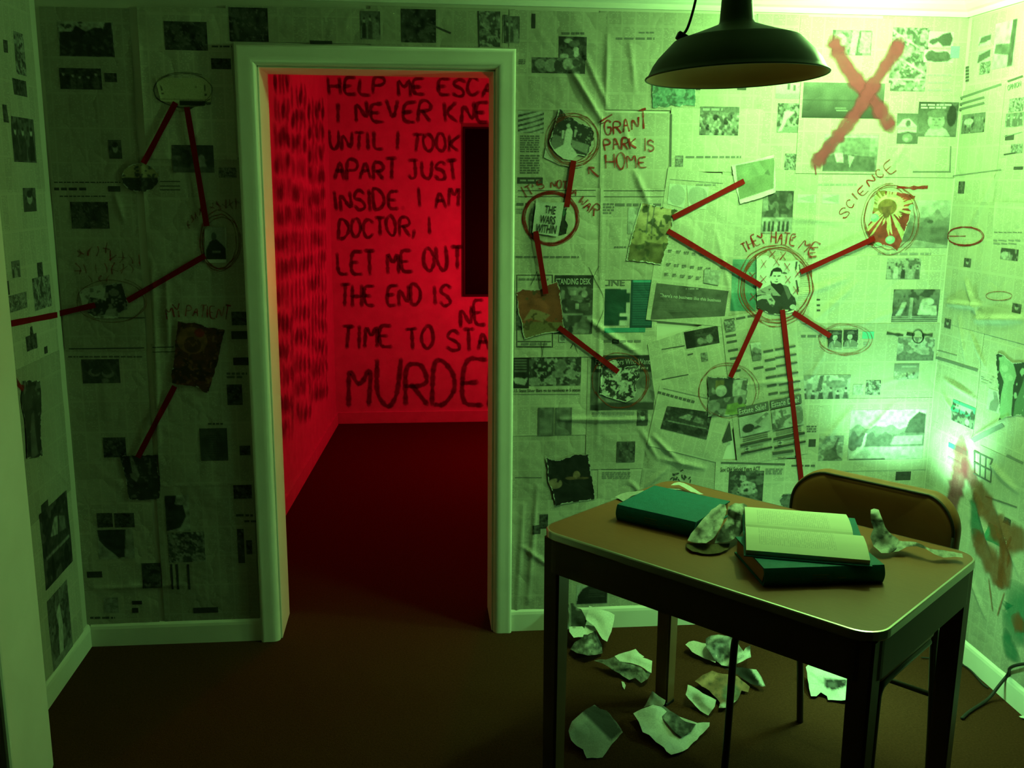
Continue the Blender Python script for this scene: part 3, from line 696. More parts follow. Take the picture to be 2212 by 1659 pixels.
# left wall (u = distance along the wall, z)
L_ = lambda r, layer, label: sheet(LEFT, r, layer, label, True)
L_((-0.72, 1.62, -0.055, 2.225), 0, 'newspaper page at the top of the left side wall')
L_((-0.74, 1.10, -0.062, 1.63), 1, 'newspaper page on the left side wall above the red tape end')
L_((-0.74, 0.60, -0.058, 1.11), 0, 'newspaper page on the left side wall behind the dark bone clipping')
L_((-0.74, 0.085, -0.060, 0.61), 1, 'newspaper page on the left side wall just above the baseboard')
R_ = lambda r, layer, label: sheet(RIGHT, r, layer, label, True)
R_((0.03, 1.98, 0.42, 2.232), 0, 'newspaper page at the top of the right side wall')
R_((0.41, 1.95, 1.34, 2.232), 1, 'newspaper page at the top right edge of the view')
R_((0.02, 1.60, 0.27, 1.99), 1, 'newspaper page on the right side wall with small stadium photo')
R_((0.26, 1.60, 1.34, 1.985), 0, 'newspaper page on the right side wall headed OPINION')
R_((0.02, 1.17, 1.34, 1.61), 2, 'wide creased newspaper page on the right side wall with pen ovals')
R_((0.02, 0.80, 0.30, 1.18), 1, 'newspaper page on the right side wall with teal advertisement')
R_((0.29, 0.78, 1.34, 1.18), 0, 'newspaper page on the right side wall behind the bone scan')
R_((0.02, 0.085, 0.36, 0.81), 0, 'newspaper page on the right side wall behind the chair')
R_((0.35, 0.085, 1.34, 0.79), 1, 'newspaper page on the right side wall with brown splashes')

# ------------------------------------------------------------------ what is printed on them
P_ = lambda x0, y0, x1, y1, kind, seed=0, w=BACK: pr(w, [(x0, y0), (x1, y1)], kind, seed)
P_(1090, 35, 1122, 94, 'ppl3', 3); P_(1148, 30, 1156, 62, [('f', .05)])
P_(1207, 79, 1266, 131, [('f', .03), ('b', 4, .55, .09), ('e', .35, .82, .16, .1, .42), ('e', .55, .7, .2, .14, .12), ('e', .62, .35, .12, .22, .45), ('e', .35, .3, .2, .2, .10), ('e', .2, .15, .16, .12, .42), ('e', .85, .4, .14, .2, .06), ('n', 16, .3)], 4)
P_(1149, 124, 1263, 160, [('f', .16), ('b', 4, .5, .05), ('e', .15, .6, .1, .3, .24), ('e', .35, .5, .12, .4, .28), ('e', .48, .5, .07, .35, .04), ('e', .68, .6, .1, .4, .36), ('e', .82, .7, .07, .25, .06), ('e', .95, .3, .05, .4, .05), ('n', 14, .3)], 5)
bars(BACK, 1213, 69, 1263, 77, 1, .14); bars(BACK, 1330, 80, 1414, 88, 1, .16); bars(BACK, 1380, 68, 1414, 74, 1, .18); bars(BACK, 1120, 128, 1135, 140, 3, .12)
P_(1119, 240, 1174, 288, [('f', .42)]+[('p', [(-.1, y), (1.1, y+.42), (1.1, y+.52), (.6, y+.30), (.3, y+.22), (-.1, y+.12)], .035) for y in (-.42, -.2, .02, .24, .46, .68)]+[('n', 9, .25)], 2)
bars(BACK, 1123, 292, 1166, 330, 8, .13); bars(BACK, 1123, 334, 1166, 376, 8, .13)
P_(1117, 383, 1172, 397, 'bar'); bars(BACK, 1123, 387, 1166, 393, 1, .3)
rule(BACK, 1118, 412, 1286, 411, 1.6); rule(BACK, 1303, 412, 1438, 412, 1.6); rule(BACK, 1118, 425, 1286, 424, 1.4); rule(BACK, 1303, 425, 1438, 425, 1.4)
rule(BACK, 1449, 247, 1447, 360, 4, .10)
P_(1512, 230, 1593, 293, [('f', .10), ('b', 5, .5, .2), ('crowd', 60, .0, .7), ('r', 0, .8, 1, 1, .13), ('n', 20, .3)], 7); bars(BACK, 1517, 233, 1560, 241, 1, .3)
P_(1458, 336, 1474, 360, 'busy', 9); bars(BACK, 1480, 336, 1600, 343, 1, .16)
P_(1499, 186, 1512, 195, 'bar'); P_(1592, 186, 1611, 195, 'bar')
# behind the red cross
P_(1798, 65, 1879, 121, [('f', .10), ('b', 5, .5, .25), ('e', .2, .6, .16, .25, .4), ('p', [(.45, 0), (.5, 1), (.7, 1), (.62, 0)], .38), ('r', .72, .1, .98, .95, .34), ('p', [(.6, 0), (.68, 1), (.72, 1), (.66, 0)], .08), ('n', 14, .3)], 8)
P_(1915, 59, 1996, 198, [('f', .24), ('b', 9, .45, .09), ('b', 16, .55, .36), ('p', [(0, 1), (.06, 1), (1, .62), (1, .58)], .42), ('p', [(0, .62), (1, .26), (1, .30), (0, .66)], .42), ('r', 0, .17, 1, .2, .45), ('r', 0, .0, 1, .015, .1), ('n', 24, .4)], 10)
P_(2006, 68, 2057, 103, [('f', .55), ('p', [(.02, .3), (.1, .5), (.35, .6), (.55, .85), (.85, .98), (.98, .55), (.9, .1), (.6, .05), (.4, .35), (.2, .12)], .08)], 1); P_(1996, 107, 2057, 136, [('f', .55), ('p', [(.02, .5), (.12, .85), (.25, .98), (.4, .8), (.75, .9), (.98, .4), (.8, .08), (.4, .02), (.12, .12)], .09), ('n', 5, .3)], 1)
P_(2053, 100, 2070, 126, [('f', (.25, .5, .42))])
for yy in (160, 176, 192): bars(BACK, 2003, yy, 2054, yy+6, 1, .36)
P_(1676, 178, 1729, 214, [('g', .34, .5), ('r', .45, .55, .55, .95, .08), ('r', .68, .5, .77, .85, .1), ('p', [(.8, .6), (1, .95), (1, .85)], .15), ('h', .3, .1, 5, .3)], 3)
P_(1680, 223, 1729, 287, [('f', .14), ('b', 7, .45, .05), ('b', 12, .6, .3), ('p', [(.05, .02), (.2, .3), (.28, .72), (.45, .75), (.7, .7), (.4, .45), (.2, .05)], .5), ('r', .0, .0, 1, .2, .18), ('p', [(.05, .02), (.2, .3), (.4, .4), (.2, .05)], .48)], 4)
P_(1735, 178, 1904, 257, [('g', .035, .13), ('n', 4, .25), ('r', 0, .49, 1, .52, .05), ('r', .42, .2, .56, .23, .22), ('r', .4, .27, .54, .30, .22)], 5)
P_(1780, 290, 1890, 371, [('g', .16, .3), ('r', .3, .45, .85, .95, .18), ('r', 0, .92, 1, .98, .4), ('lines', .3, .9, .9, .94, 2, .4), ('p', [(0, .02), (.02, .4), (.25, .48), (.95, .4), (.98, .02)], .10), ('p', [(.2, .5), (.25, .25), (.38, .24), (.36, .5)], .5), ('p', [(.45, .45), (.5, .1), (.58, .4)], .38), ('n', 14, .3)], 6)
P_(1937, 245, 1980, 277, [('g', .2, .1), ('p', [(0, 0), (.3, .6), (.6, .65), (1, .1), (1, 0)], .5), ('e', .55, .3, .12, .25, .1), ('h', .1, .1, 4, .4)], 2); P_(1937, 279, 1980, 311, [('f', .05), ('h', .9, .3, 5, .1), ('e', .5, .4, .25, .3, .2), ('e', .45, .3, .1, .12, .35), ('p', [(0, 1), (0, .7), (.5, .85), (1, .75), (1, 1)], .5)], 3)
P_(1984, 220, 2063, 296, [('g', .16, .05), ('b', 3, .6, .12), ('p', [(.2, .02), (.3, .22), (.42, .3), (.6, .3), (.74, .2), (.85, .02)], .42), ('e', .47, .45, .21, .25, .30), ('e', .47, .66, .24, .12, .14), ('e', .40, .5, .035, .02, .08), ('e', .55, .5, .035, .02, .08), ('r', .42, .32, .54, .34, .12), ('e', .47, .41, .03, .03, .22), ('e', .85, .6, .12, .3, .03), ('n', 10, .2)], 8)
bars(BACK, 1988, 224, 2056, 236, 2, .45); rule(BACK, 2052, 316, 2050, 372, 3, .16); rule(BACK, 1970, 371, 2052, 371, 3, .16)
P_(1695, 332, 1721, 375, 'busy', 12)
# circled card page, listings
bars(BACK, 1115, 437, 1137, 446, 1, .12); bars(BACK, 1115, 450, 1134, 462, 3, .25); bars(BACK, 1114, 552, 1250, 558, 1, .16)
bars(BACK, 1301, 438, 1326, 463, 4, .14); bars(BACK, 1328, 438, 1430, 447, 1, .13); P_(1356, 448, 1378, 505, 'pale', 4); bars(BACK, 1326, 531, 1352, 536, 1, .14)
bars(BACK, 1752, 396, 1850, 402, 1, .3); P_(1722, 420, 1760, 438, [('f', .5), ('p', [(0, .5), (.9, 0), (.9, 1)], .34)]); P_(1776, 420, 1812, 440, [('f', .5), ('p', [(0, .5), (.95, 0), (.95, 1)], .32)])
P_(1648, 412, 1708, 505, [('f', .05), ('b', 6, .6, .12), ('p', [(0, .5), (.2, .55), (.15, .95), (0, 1)], .24), ('r', 0, 0, 1, .38, .3)]+[('p', [(x, .05), (x+.03, .3), (x+.09, .3), (x+.1, .05)], .04) for x in (.05, .2, .32, .52, .66, .8)]+[('n', 16, .4)], 3)
P_(1945, 432, 2044, 535, [('g', .2, .46), ('h', .72, .25, 6, .26), ('h', .58, .18, 8, .18), ('h', .45, .1, 3, .14), ('p', [(0, .1), (.4, .16), (1, .05), (1, .0), (0, 0)], .3), ('e', .62, .55, .06, .04, .08), ('n', 12, .3)], 9)
bars(BACK, 1895, 545, 2010, 552, 1, .28)
P_(1916, 558, 1985, 603, 'ppl5', 11); P_(1930, 625, 2023, 695, [('g', .05, .18), ('b', 5, .62, .06), ('p', [(.08, .2), (.2, .6), (.3, .62), (.2, .2)], .38), ('r', .36, .12, .44, .75, .3), ('e', .75, .62, .14, .12, .45), ('p', [(.55, .22), (.6, .6), (.75, .5), (.95, .5), (.98, .2)], .5), ('lines', 0, 0, 1, .18, 3, .32), ('n', 14, .3)], 12)
for yy in (645, 657, 668): P_(1763, yy, 1770, yy+4, [('f', .06)])
bars(BACK, 1722, 722, 1775, 730, 1, .13); P_(1862, 716, 1886, 731, [('f', (.1, .42, .36))]); bars(BACK, 1864, 738, 1878, 748, 2, .3)
P_(1939, 729, 2014, 778, [('g', .2, .42), ('b', 6, .55, .15), ('h', .3, .2, 5, .13), ('r', .02, .78, .15, .98, .14), ('r', .2, .8, .35, .98, .2), ('n', 14, .3)], 13); P_(1931, 785, 1981, 818, [('g', .3, .14), ('crowd', 26, .05, .45, (.45, .4, .1)), ('r', .3, .78, .9, .84, .4)], 14)
P_(1870, 821, 1899, 852, 'busy', 15); P_(1842, 830, 1862, 852, 'pale', 3)
P_(1733, 810, 1831, 879, [('g', .10, .5), ('b', 5, .6, .22), ('ppl', 6, .62, (.05, .08, .14)), ('p', [(.3, .5), (.36, .98), (.44, 1), (.4, .5)], .10), ('e', .72, .72, .22, .12, .2), ('r', 0, 0, 1, .1, .08), ('n', 14, .3)], 16)
P_(1769, 941, 1818, 994, [('f', .34), ('b', 6, .5, .2), ('p', [(.2, .02), (.35, .4), (.6, .55), (.75, .95), (.82, .9), (.7, .5), (.8, .2), (.95, .1), (.6, .02)], .08), ('e', .45, .25, .25, .2, .12), ('n', 12, .3)], 17)
P_(1837, 885, 1990, 990, [('g', .24, .55), ('n', 3, .12), ('h', .66, .16, 6, .2), ('h', .52, .2, 11, .11), ('p', [(.72, .5), (.78, .78), (.9, .95), (1, .9), (1, .5)], .07), ('p', [(.52, .28), (.58, .5), (.7, .54), (1, .52), (1, .26)], .12), ('p', [(.55, .3), (.6, .47), (.98, .48), (.98, .3)], .34), ('r', 0, 0, 1, .26, .4), ('p', [(.02, .02), (.18, .3), (.2, .55), (.23, .55), (.22, .3), (.06, .0)], .5), ('r', .02, .0, .5, .03, .08), ('e', .06, .3, .06, .12, .1), ('n', 18, .3)], 18)
bars(BACK, 1740, 918, 1763, 934, 3, .12); P_(1746, 948, 1760, 964, 'bar')
P_(1934, 1018, 1965, 1036, 'bar'); bars(BACK, 1708, 1002, 1760, 1008, 1, .1)
# door side lower pages
for a in ((1115, 594, 1194, 594), (1115, 749, 1194, 749), (1116, 594, 1116, 749), (1193, 594, 1193, 749), (1118, 737, 1190, 737), (1118, 748, 1190, 748)): rule(BACK, *a, 1.8)
bars(BACK, 1126, 739, 1183, 746, 1, .2); bars(BACK, 1120, 600, 1185, 606, 1, .2); P_(1115, 630, 1128, 712, 'dark', 5)
P_(1198, 594, 1278, 720, [('f', .05), ('b', 6, .55, .18), ('b', 11, .66, .03), ('r', 0, .8, 1, 1, .03), ('r', .4, .66, .56, .74, .4), ('r', .42, .58, .75, .66, .14), ('e', .78, .68, .08, .06, .3), ('r', .55, .42, .64, .52, .36), ('r', .66, .4, .9, .52, .08), ('r', .1, .32, .75, .35, .24), ('r', .6, .08, .95, .2, .12), ('n', 14, .35)], 20)
txt(BACK, 'STANDING DESK', [(1200, 601), (1275, 614)], .42, True)
txt(BACK, 'LINE', [(1303, 603), (1349, 617)], .14, True)
P_(1303, 623, 1359, 703, [('f', .5), ('r', 0, 0, .62, 1, (.012, .05, .045)), ('r', .6, .33, .86, .98, (.012, .05, .045)), ('r', .8, .62, 1, .88, (.012, .05, .045)), ('r', 0, .14, .9, .25, (.012, .05, .045)), ('n', 4, .3)], 2)
P_(1363, 602, 1407, 707, [('f', (.012, .05, .06)), ('r', .08, .93, 1, 1, (.06, .3, .3)), ('lines', .1, .03, .95, .9, 18, (.03, .12, .13))], 1); P_(1303, 708, 1393, 717, [('f', (.04, .24, .22))])
P_(1322, 732, 1335, 742, 'bar'); bars(BACK, 1303, 733, 1388, 740, 1, .2); P_(1207, 722, 1222, 738, [('f', .5), ('e', .5, .5, .4, .4, .2)])
P_(1106, 773, 1142, 838, [('f', .025), ('lines', .15, .5, .85, .96, 5, .16), ('p', [(.08, .3), (.2, .36), (.6, .34), (.75, .3), (.92, .36), (.85, .2), (.75, .1), (.5, .13), (.2, .16)], .42)], 1)
P_(1143, 771, 1254, 832, [('f', .10), ('b', 4, .5, .04), ('e', .25, .55, .2, .4, .03), ('e', .6, .7, .12, .22, .16), ('e', .8, .4, .1, .16, .28), ('e', .42, .2, .1, .15, .3), ('b', 9, .62, .3), ('e', .55, .4, .12, .12, .2), ('e', .1, .15, .12, .15, .28), ('n', 14, .35)], 21)
txt(BACK, 'U.S. State Silver Bars go to residents in 5 states', [(1107, 840), (1253, 847)], .06, True); rule(BACK, 1108, 851, 1252, 851, 1.2, .2)
for a in ((1162, 880, 1196, 940), (1199, 880, 1234, 938)): P_(*a, [('f', .19), ('n', 7, .45), ('r', .0, .0, .12, 1, .12), ('r', .88, 0, 1, 1, .13)], int(a[0]))
P_(1277, 767, 1411, 884, [('f', .22), ('b', 4, .55, .13), ('r', 0, .69, 1, 1, .025), ('r', 0, 0, 1, .14, .05), ('r', 0, .1, .12, .6, .10), ('e', .86, .5, .1, .12, .09), ('e', .86, .5, .07, .085, .13), ('n', 10, .3)], 22)
txt(BACK, 'For Investors Who Want', [(1286, 775), (1403, 786)], .36); bars(BACK, 1288, 789, 1300, 798, 1, .3); bars(BACK, 1384, 791, 1399, 798, 1, .3)
bars(BACK, 1279, 888, 1370, 900, 3, .28); P_(1376, 885, 1398, 918, 'head', 3); P_(1332, 953, 1370, 997, 'dark', 8)
rule(BACK, 1298, 1013, 1360, 1013, 2, .1); bars(BACK, 1300, 1018, 1362, 1034, 4, .22); rule(BACK, 1112, 1031, 1170, 1031, 1.6, .14)
P_(1165, 1110, 1183, 1140, 'dark', 5); P_(1150, 1133, 1167, 1152, 'dark', 6)
P_(1245, 1263, 1311, 1302, [('f', .5), ('p', [(.0, 0), (.05, .45), (.2, .8), (.4, .97), (1, 1), (1, 0)], .025), ('lines', .4, .3, .92, .75, 4, .06)], 3)
pr(BACK, [(1417, 611), (1572, 628), (1564, 682), (1404, 690)], [('f', .085), ('n', 5, .35), ('lines', .08, .18, .9, .48, 6, .12)], 4); txt(BACK, "There's no business like this business", [(1425, 633), (1556, 645), (1555, 652), (1424, 641)], .42, True)
bars(BACK, 1480, 621, 1508, 626, 1, .26)
pr(BACK, [(1445, 396), (1482, 400), (1476, 450), (1440, 440)], [('f', .5), ('e', .5, .5, .48, .48, .36)], 2); pr(BACK, [(1482, 400), (1530, 404), (1524, 452), (1486, 450)], [('f', .5), ('e', .5, .5, .48, .48, .34)], 3)
rule(BACK, 1446, 387, 1560, 396, 1.4, .25); bars(BACK, 1502, 396, 1545, 402, 1, .25)
for k, (yy, nn) in enumerate(((538, 5), (567, 6), (588, 6))):
    for i in range(nn): bars(BACK, 1442-k*4+i*17, yy+i*2, 1453-k*4+i*17, yy+7+i*2, 2, .16)
pr(BACK, [(1520, 580), (1556, 584), (1550, 616), (1518, 610)], 'pale', 5)
P_(1582, 560, 1631, 671, [('f', (.15, .32, .27)), ('lines', .02, .75, .9, .98, 6, (.06, .16, .15)), ('r', .0, .0, 1, .35, (.07, .22, .18)), ('n', 3, .2)], 3)
# tilted pages
pr(BACK, [(1476, 717), (1549, 703), (1553, 740), (1482, 753)], [('f', .025), ('b', 4, .55, .05), ('r', .0, .0, .3, 1, .012), ('e', .45, .3, .1, .2, .2), ('e', .72, .35, .1, .25, .22), ('e', .58, .25, .06, .14, .15), ('r', .35, .6, .85, .7, .06), ('n', 16, .4)], 23)
for a in ((1402, 724, 1478, 708, 4), (1478, 708, 1546, 694, 4), (1428, 754, 1478, 746, 2), (1428, 819, 1486, 808, 2), (1484, 766, 1496, 763, 3)): rule(BACK, *a[:4], a[4], .08)
pr(BACK, [(1512, 762), (1526, 760), (1528, 778), (1514, 781)], 'busy', 4)
rule(BACK, 1432, 838, 1545, 864, 1.4, .2)
for i in range(9): rule(BACK, 1420+i*9, 846+i*2.4, 1427+i*9, 848+i*2.4, 5, .10)
pr(BACK, [(1440, 876), (1538, 890), (1525, 948), (1426, 924)], 'car', 24)
for (x, y, w, n) in ((1563, 690, 22, 0), (1588, 686, 20, 0), (1613, 681, 20, 0), (1566, 724, 22, 0), (1568, 737, 22, 0), (1571, 755, 21, 0), (1575, 772, 20, 0), (1576, 800, 22, 0), (1626, 793, 21, 0), (1647, 757, 21, 0), (1650, 776, 22, 0), (1651, 796, 22, 0), (1652, 813, 23, 0), (1655, 831, 20, 0), (1658, 848, 20, 0), (1672, 752, 44, 0), (1672, 770, 46, 0), (1674, 788, 46, 0), (1676, 809, 46, 0), (1680, 828, 46, 0), (1682, 846, 46, 0)):
    rule(BACK, x, y+2, x+w, y-w*.18+2, 4.5 if w < 24 else 3.4, .08)
pr(BACK, [(1562, 692), (1583, 688), (1587, 712), (1566, 716)], 'busy', 5); pr(BACK, [(1618, 740), (1641, 737), (1643, 775), (1624, 778)], 'land', 6)
for a, b, t, sd in (((1590, 880), (1657, 865), 'Estate Sale?', 1), ((1660, 864), (1728, 850), 'Estate Due?', 2)):
    ex = np.array((b[0]-a[0], b[1]-a[1]), float); dn = np.array((9.0, 101.0)) if sd == 1 else np.array((10.0, 104.0)); A = np.array(a, float)
    qd = lambda u0, v0, u1, v1: [tuple(A+ex*u0+dn*v0), tuple(A+ex*u1+dn*v0), tuple(A+ex*u1+dn*v1), tuple(A+ex*u0+dn*v1)]
    pr(BACK, qd(0, 0, 1, .18), [('f', .10), ('n', 3, .2)], sd); txt(BACK, t, qd(.04, .03, .92, .15), .4, True)
    pr(BACK, qd(.02, .2, 1, .62), [('f', .36), ('n', 3, .3), ('e', .28, .35, .2, .22, .03), ('p', [(.4, .3), (.6, .4), (.7, .28), (.5, .22)], .05), ('p', [(.5, .6), (.9, .95), (.98, .85), (.6, .45)], .14), ('e', .8, .75, .05, .06, .4)] if sd == 1 else [('f', .38), ('n', 3, .3), ('p', [(.06, .02), (.1, .5), (.3, .55), (.28, .8), (.2, .82), (.3, .95), (.38, .85), (.36, .6), (.6, .62), (.62, .5), (.4, .35), (.3, .05)], .13), ('e', .05, .15, .2, .2, .08), ('e', .86, .5, .16, .46, .14), ('b', 6, .7, .2)], sd)
    for v in (.66, .70, .74): rule(BACK, *qd(.1, v, .9, v)[0], *qd(.1, v, .9, v)[1], 1.8, .16)
    pr(BACK, qd(.0, .78, 1, .83), [('f', .05)]); pr(BACK, qd(.0, .96, 1, 1.0), [('f', .04)])
    pr(BACK, qd(.14, .86, .26, .94), [('f', .5), ('e', .5, .5, .45, .45, .09)]); rule(BACK, *(A+ex*.32+dn*.89), *(A+ex*.72+dn*.89), 2.4, .2)
P_(1574, 1017, 1645, 1085, [('f', .05), ('b', 5, .55, .12), ('p', [(.25, .3), (.3, .6), (.5, .7), (.75, .62), (.85, .35), (.6, .25)], .34), ('e', .4, .78, .1, .1, .3), ('b', 9, .66, .03), ('n', 14, .4)], 25)
txt(BACK, 'Sox Old Sebold Years ACT', [(1555, 1008), (1640, 1016)], .06, True); rule(BACK, 1556, 998, 1694, 1002, 4, .10); bars(BACK, 1652, 1010, 1690, 1024, 3, .2)
pr(BACK, [(1574, 908), (1580, 950), (1560, 955), (1558, 950)], 'bar', 1); bars(BACK, 1678, 986, 1698, 990, 1, .16); rule(BACK, 1666, 978, 1712, 972, 6, .06)
for k in range(16):
    rg = RG(k+70); x, y = 1450+44*rg.rand(), 1012+26*rg.rand(); a = rg.rand()*3
    rule(BACK, x, y, x+7*math.cos(a), y+7*math.sin(a), 2.6, .05)
# above the door and left of it
P_(494, 16, 581, 91, 'dark', 31); P_(778, 24, 822, 86, 'ppl3', 32); P_(866, 19, 942, 93, 'dark', 33); rule(BACK, 922, 50, 974, 72, 4, .08); P_(670, 88, 718, 96, 'bar')
P_(1034, 24, 1080, 102, 'busy', 34); P_(1086, 32, 1112, 94, 'ppl3', 35); rule(BACK, 1033, 24, 1035, 102, 2.4, .06)
P_(124, 46, 249, 124, [('f', .40), ('p', [(0, .0), (.02, .7), (.25, .72), (.32, .9), (.5, .72), (.66, .85), (.82, .82), (.86, 1), (.98, 1), (1, 0)], .035), ('b', 8, .66, .08), ('n', 12, .4)], 41); P_(128, 147, 222, 194, [('f', .07), ('b', 5, .5, .03), ('ppl', 5, .8, (.04, .1)), ('n', 12, .4)], 42); P_(226, 158, 254, 178, 'dark', 43); P_(354, 46, 450, 110, 'dark', 44)
P_(234, 302, 265, 343, 'head', 45); P_(371, 313, 464, 373, [('f', .06), ('b', 4, .6, .12), ('e', .7, .45, .09, .2, .3), ('p', [(.6, .05), (.64, .4), (.8, .35), (.84, .05)], .28), ('h', .2, .1, 4, .12), ('n', 12, .3)], 46)
bars(BACK, 118, 392, 262, 396, 1, .07); bars(BACK, 118, 404, 190, 413, 1, .05); P_(234, 402, 261, 414, 'bar'); bars(BACK, 130, 422, 232, 426, 1, .07); P_(152, 436, 238, 494, 'dark', 47)
for yy in (392, 402, 410): rule(BACK, 346, yy, 390, yy, 2, .08)
P_(472, 362, 512, 384, 'busy', 48); bars(BACK, 458, 98, 502, 104, 1, .1); P_(456, 126, 500, 150, 'dark', 49)
rule(BACK, 150, 753, 312, 751, 2.2, .06); rule(BACK, 330, 750, 376, 749, 2.2, .06); rule(BACK, 206, 686, 314, 686, 2, .08); rule(BACK, 330, 760, 380, 759, 1.6, .08); bars(BACK, 148, 768, 310, 773, 1, .14)
P_(176, 776, 261, 827, [('f', .06), ('b', 4, .6, .09), ('e', .32, .45, .16, .16, .22), ('e', .36, .5, .12, .13, .06), ('e', .68, .4, .16, .18, .20), ('e', .66, .48, .12, .13, .07), ('e', .6, .1, .1, .1, .2), ('n', 12, .3)], 50)
P_(222, 945, 274, 987, 'dark', 51); P_(431, 925, 494, 994, [('f', .07), ('lines', .15, .1, .8, .8, 10, .05), ('n', 6, .3)], 52); P_(490, 830, 525, 874, 'dark', 53); P_(500, 673, 536, 702, 'dark', 54); P_(500, 715, 536, 732, 'bar'); P_(504, 772, 540, 788, 'bar'); bars(BACK, 490, 803, 535, 818, 2, .14); bars(BACK, 450, 912, 484, 918, 1, .1); P_(518, 962, 542, 982, 'dark', 55)
P_(209, 1108, 245, 1138, 'dark', 56); P_(247, 1108, 292, 1138, 'dark', 57); P_(210, 1144, 292, 1205, [('f', .40), ('p', [(0, 1), (.03, .65), (.2, .4), (.45, .15), (.55, .02), (.72, .05), (.8, 1)], .05), ('n', 8, .4)], 58); P_(355, 1070, 412, 1146, [('f', .38), ('p', [(0, 0), (0, 1), (.5, 1), (.4, .75), (.75, .72), (.85, .4), (.6, .1)], .04), ('n', 8, .5)], 59); P_(362, 1150, 445, 1212, 'busy', 60); P_(306, 1216, 350, 1268, 'dark', 61); P_(512, 1142, 530, 1215, 'dark', 62); P_(504, 1043, 545, 1076, 'dark', 63); P_(418, 1312, 472, 1322, 'bar'); P_(188, 1234, 222, 1246, 'bar'); P_(224, 1290, 258, 1322, 'pale', 64); P_(286, 1297, 308, 1304, 'bar'); P_(286, 1312, 300, 1322, 'bar')
for xx in (368, 380, 404): P_(xx, 1218, xx+8, 1272, 'bar', xx)
bars(BACK, 510, 1109, 548, 1116, 1, .06); bars(BACK, 528, 1122, 556, 1128, 1, .06); P_(532, 1166, 546, 1196, 'dark', 65); bars(BACK, 196, 1330, 250, 1336, 1, .1)
# left wall prints
PL = lambda x0, y0, x1, y1, kind, seed=0: pr(LEFT, [(x0, y0), (x1, y1)], kind, seed)
PL(26, 66, 55, 165, 'busy', 70); PL(24, 168, 56, 210, 'dark', 71); PL(18, 250, 77, 352, [('f', .12), ('b', 4, .5, .05), ('ppl', 3, .8, (.03, .05)), ('n', 12, .4)], 72); PL(4, 85, 14, 115, 'dark', 73); PL(45, 406, 77, 456, 'head', 74); PL(2, 225, 14, 265, 'dark', 79)
PL(20, 565, 40, 598, 'ppl3', 75); PL(76, 568, 90, 596, 'dark', 76); PL(66, 602, 108, 660, 'busy', 77); PL(14, 640, 56, 664, 'busy', 78); PL(52, 728, 78, 750, 'dark', 80); PL(60, 706, 68, 726, 'dark', 81); PL(92, 750, 100, 762, 'bar'); PL(8, 608, 18, 636, 'dark', 82)
PL(80, 1112, 154, 1212, 'car', 83); PL(98, 1300, 154, 1396, 'ball', 84); PL(84, 1092, 102, 1102, 'bar')
# right wall prints
PR_ = lambda x0, y0, x1, y1, kind, seed=0: pr(RIGHT, [(x0, y0), (x1, y1)], kind, seed)
PR_(2118, 80, 2142, 96, [('f', .5), ('p', [(0, .1), (.2, .9), (1, 1), (1, .5)], .10), ('r', .1, 0, 1, .3, .45)]); PR_(2116, 112, 2140, 132, [('f', .4), ('p', [(0, 0), (.1, .7), (1, 1), (1, .4)], .09)]); PR_(2120, 136, 2140, 158, 'busy', 90)
PR_(2154, 52, 2190, 142, [('g', .34, .46), ('p', [(.72, 0), (.75, .5), (.8, 1), (1, 1), (.95, 0)], .07), ('p', [(.05, .35), (.1, .55), (.75, .5), (.75, .25)], .1), ('n', 8, .3)], 91)
for k in range(7): PR_(2089, 130+k*7, 2096, 134+k*7, [('f', .08)])
txt(RIGHT, 'OPINION', [(2179, 184), (2208, 174), (2208, 186), (2179, 196)], .16, True); rule(RIGHT, 2179, 176, 2212, 164, 4, .08)
rule(RIGHT, 2078, 212, 2166, 182, 5, .14); rule(RIGHT, 2082, 195, 2080, 214, 3, .16); rule(RIGHT, 2074, 226, 2130, 210, 5, .14); rule(RIGHT, 2074, 237, 2130, 222, 5, .14)
PR_(2083, 248, 2128, 285, [('f', .14), ('crowd', 30, .0, .9, (.3, .1, .05)), ('e', .3, .6, .2, .16, .42), ('n', 8, .3)], 92)
PR_(2184, 214, 2212, 240, 'busy', 93); PR_(2176, 246, 2212, 272, 'ppl3', 94); PR_(2174, 292, 2192, 302, 'bar'); PR_(2186, 312, 2210, 330, 'busy', 95); rule(RIGHT, 2170, 334, 2196, 330, 3, .06); rule(RIGHT, 2172, 295, 2210, 285, 2, .2)
rule(RIGHT, 2060, 380, 2166, 366, 2.4, .2); PR_(2074, 392, 2085, 418, 'dark', 96); PR_(2192, 360, 2212, 366, 'bar')
bars(RIGHT, 2152, 500, 2212, 504, 1, .16); bars(RIGHT, 2150, 516, 2212, 530, 2, .22); PR_(2166, 535, 2202, 564, [('f', .05), ('e', .3, .3, .3, .4, .4), ('b', 3, .6, .2)], 97); PR_(2087, 557, 2100, 578, 'head', 98); PR_(2192, 654, 2209, 678, 'head', 99); PR_(2044, 687, 2056, 710, 'head', 100)
rule(RIGHT, 2024, 772, 2116, 800, 6, .16); rule(RIGHT, 2026, 756, 2070, 768, 1.6, .2)
PR_(2062, 862, 2106, 928, [('f', (.08, .34, .27)), ('r', .1, .62, .9, .86, (.45, .5, .45)), ('r', 0, 0, 1, .42, .2), ('b', 5, .55, .06), ('e', .7, .2, .1, .15, .45), ('r', 0, .42, 1, .46, .04)], 101)
PR_(2138, 838, 2160, 894, [('f', .5), ('p', [(.2, 0), (.25, .4), (.5, .6), (.4, .95), (.7, .85), (.95, .5), (.8, .05)], .22), ('e', .55, .85, .16, .1, .28)], 102); bars(RIGHT, 2122, 812, 2152, 830, 3, .3)
rule(RIGHT, 2106, 952, 2170, 918, 9, .2)
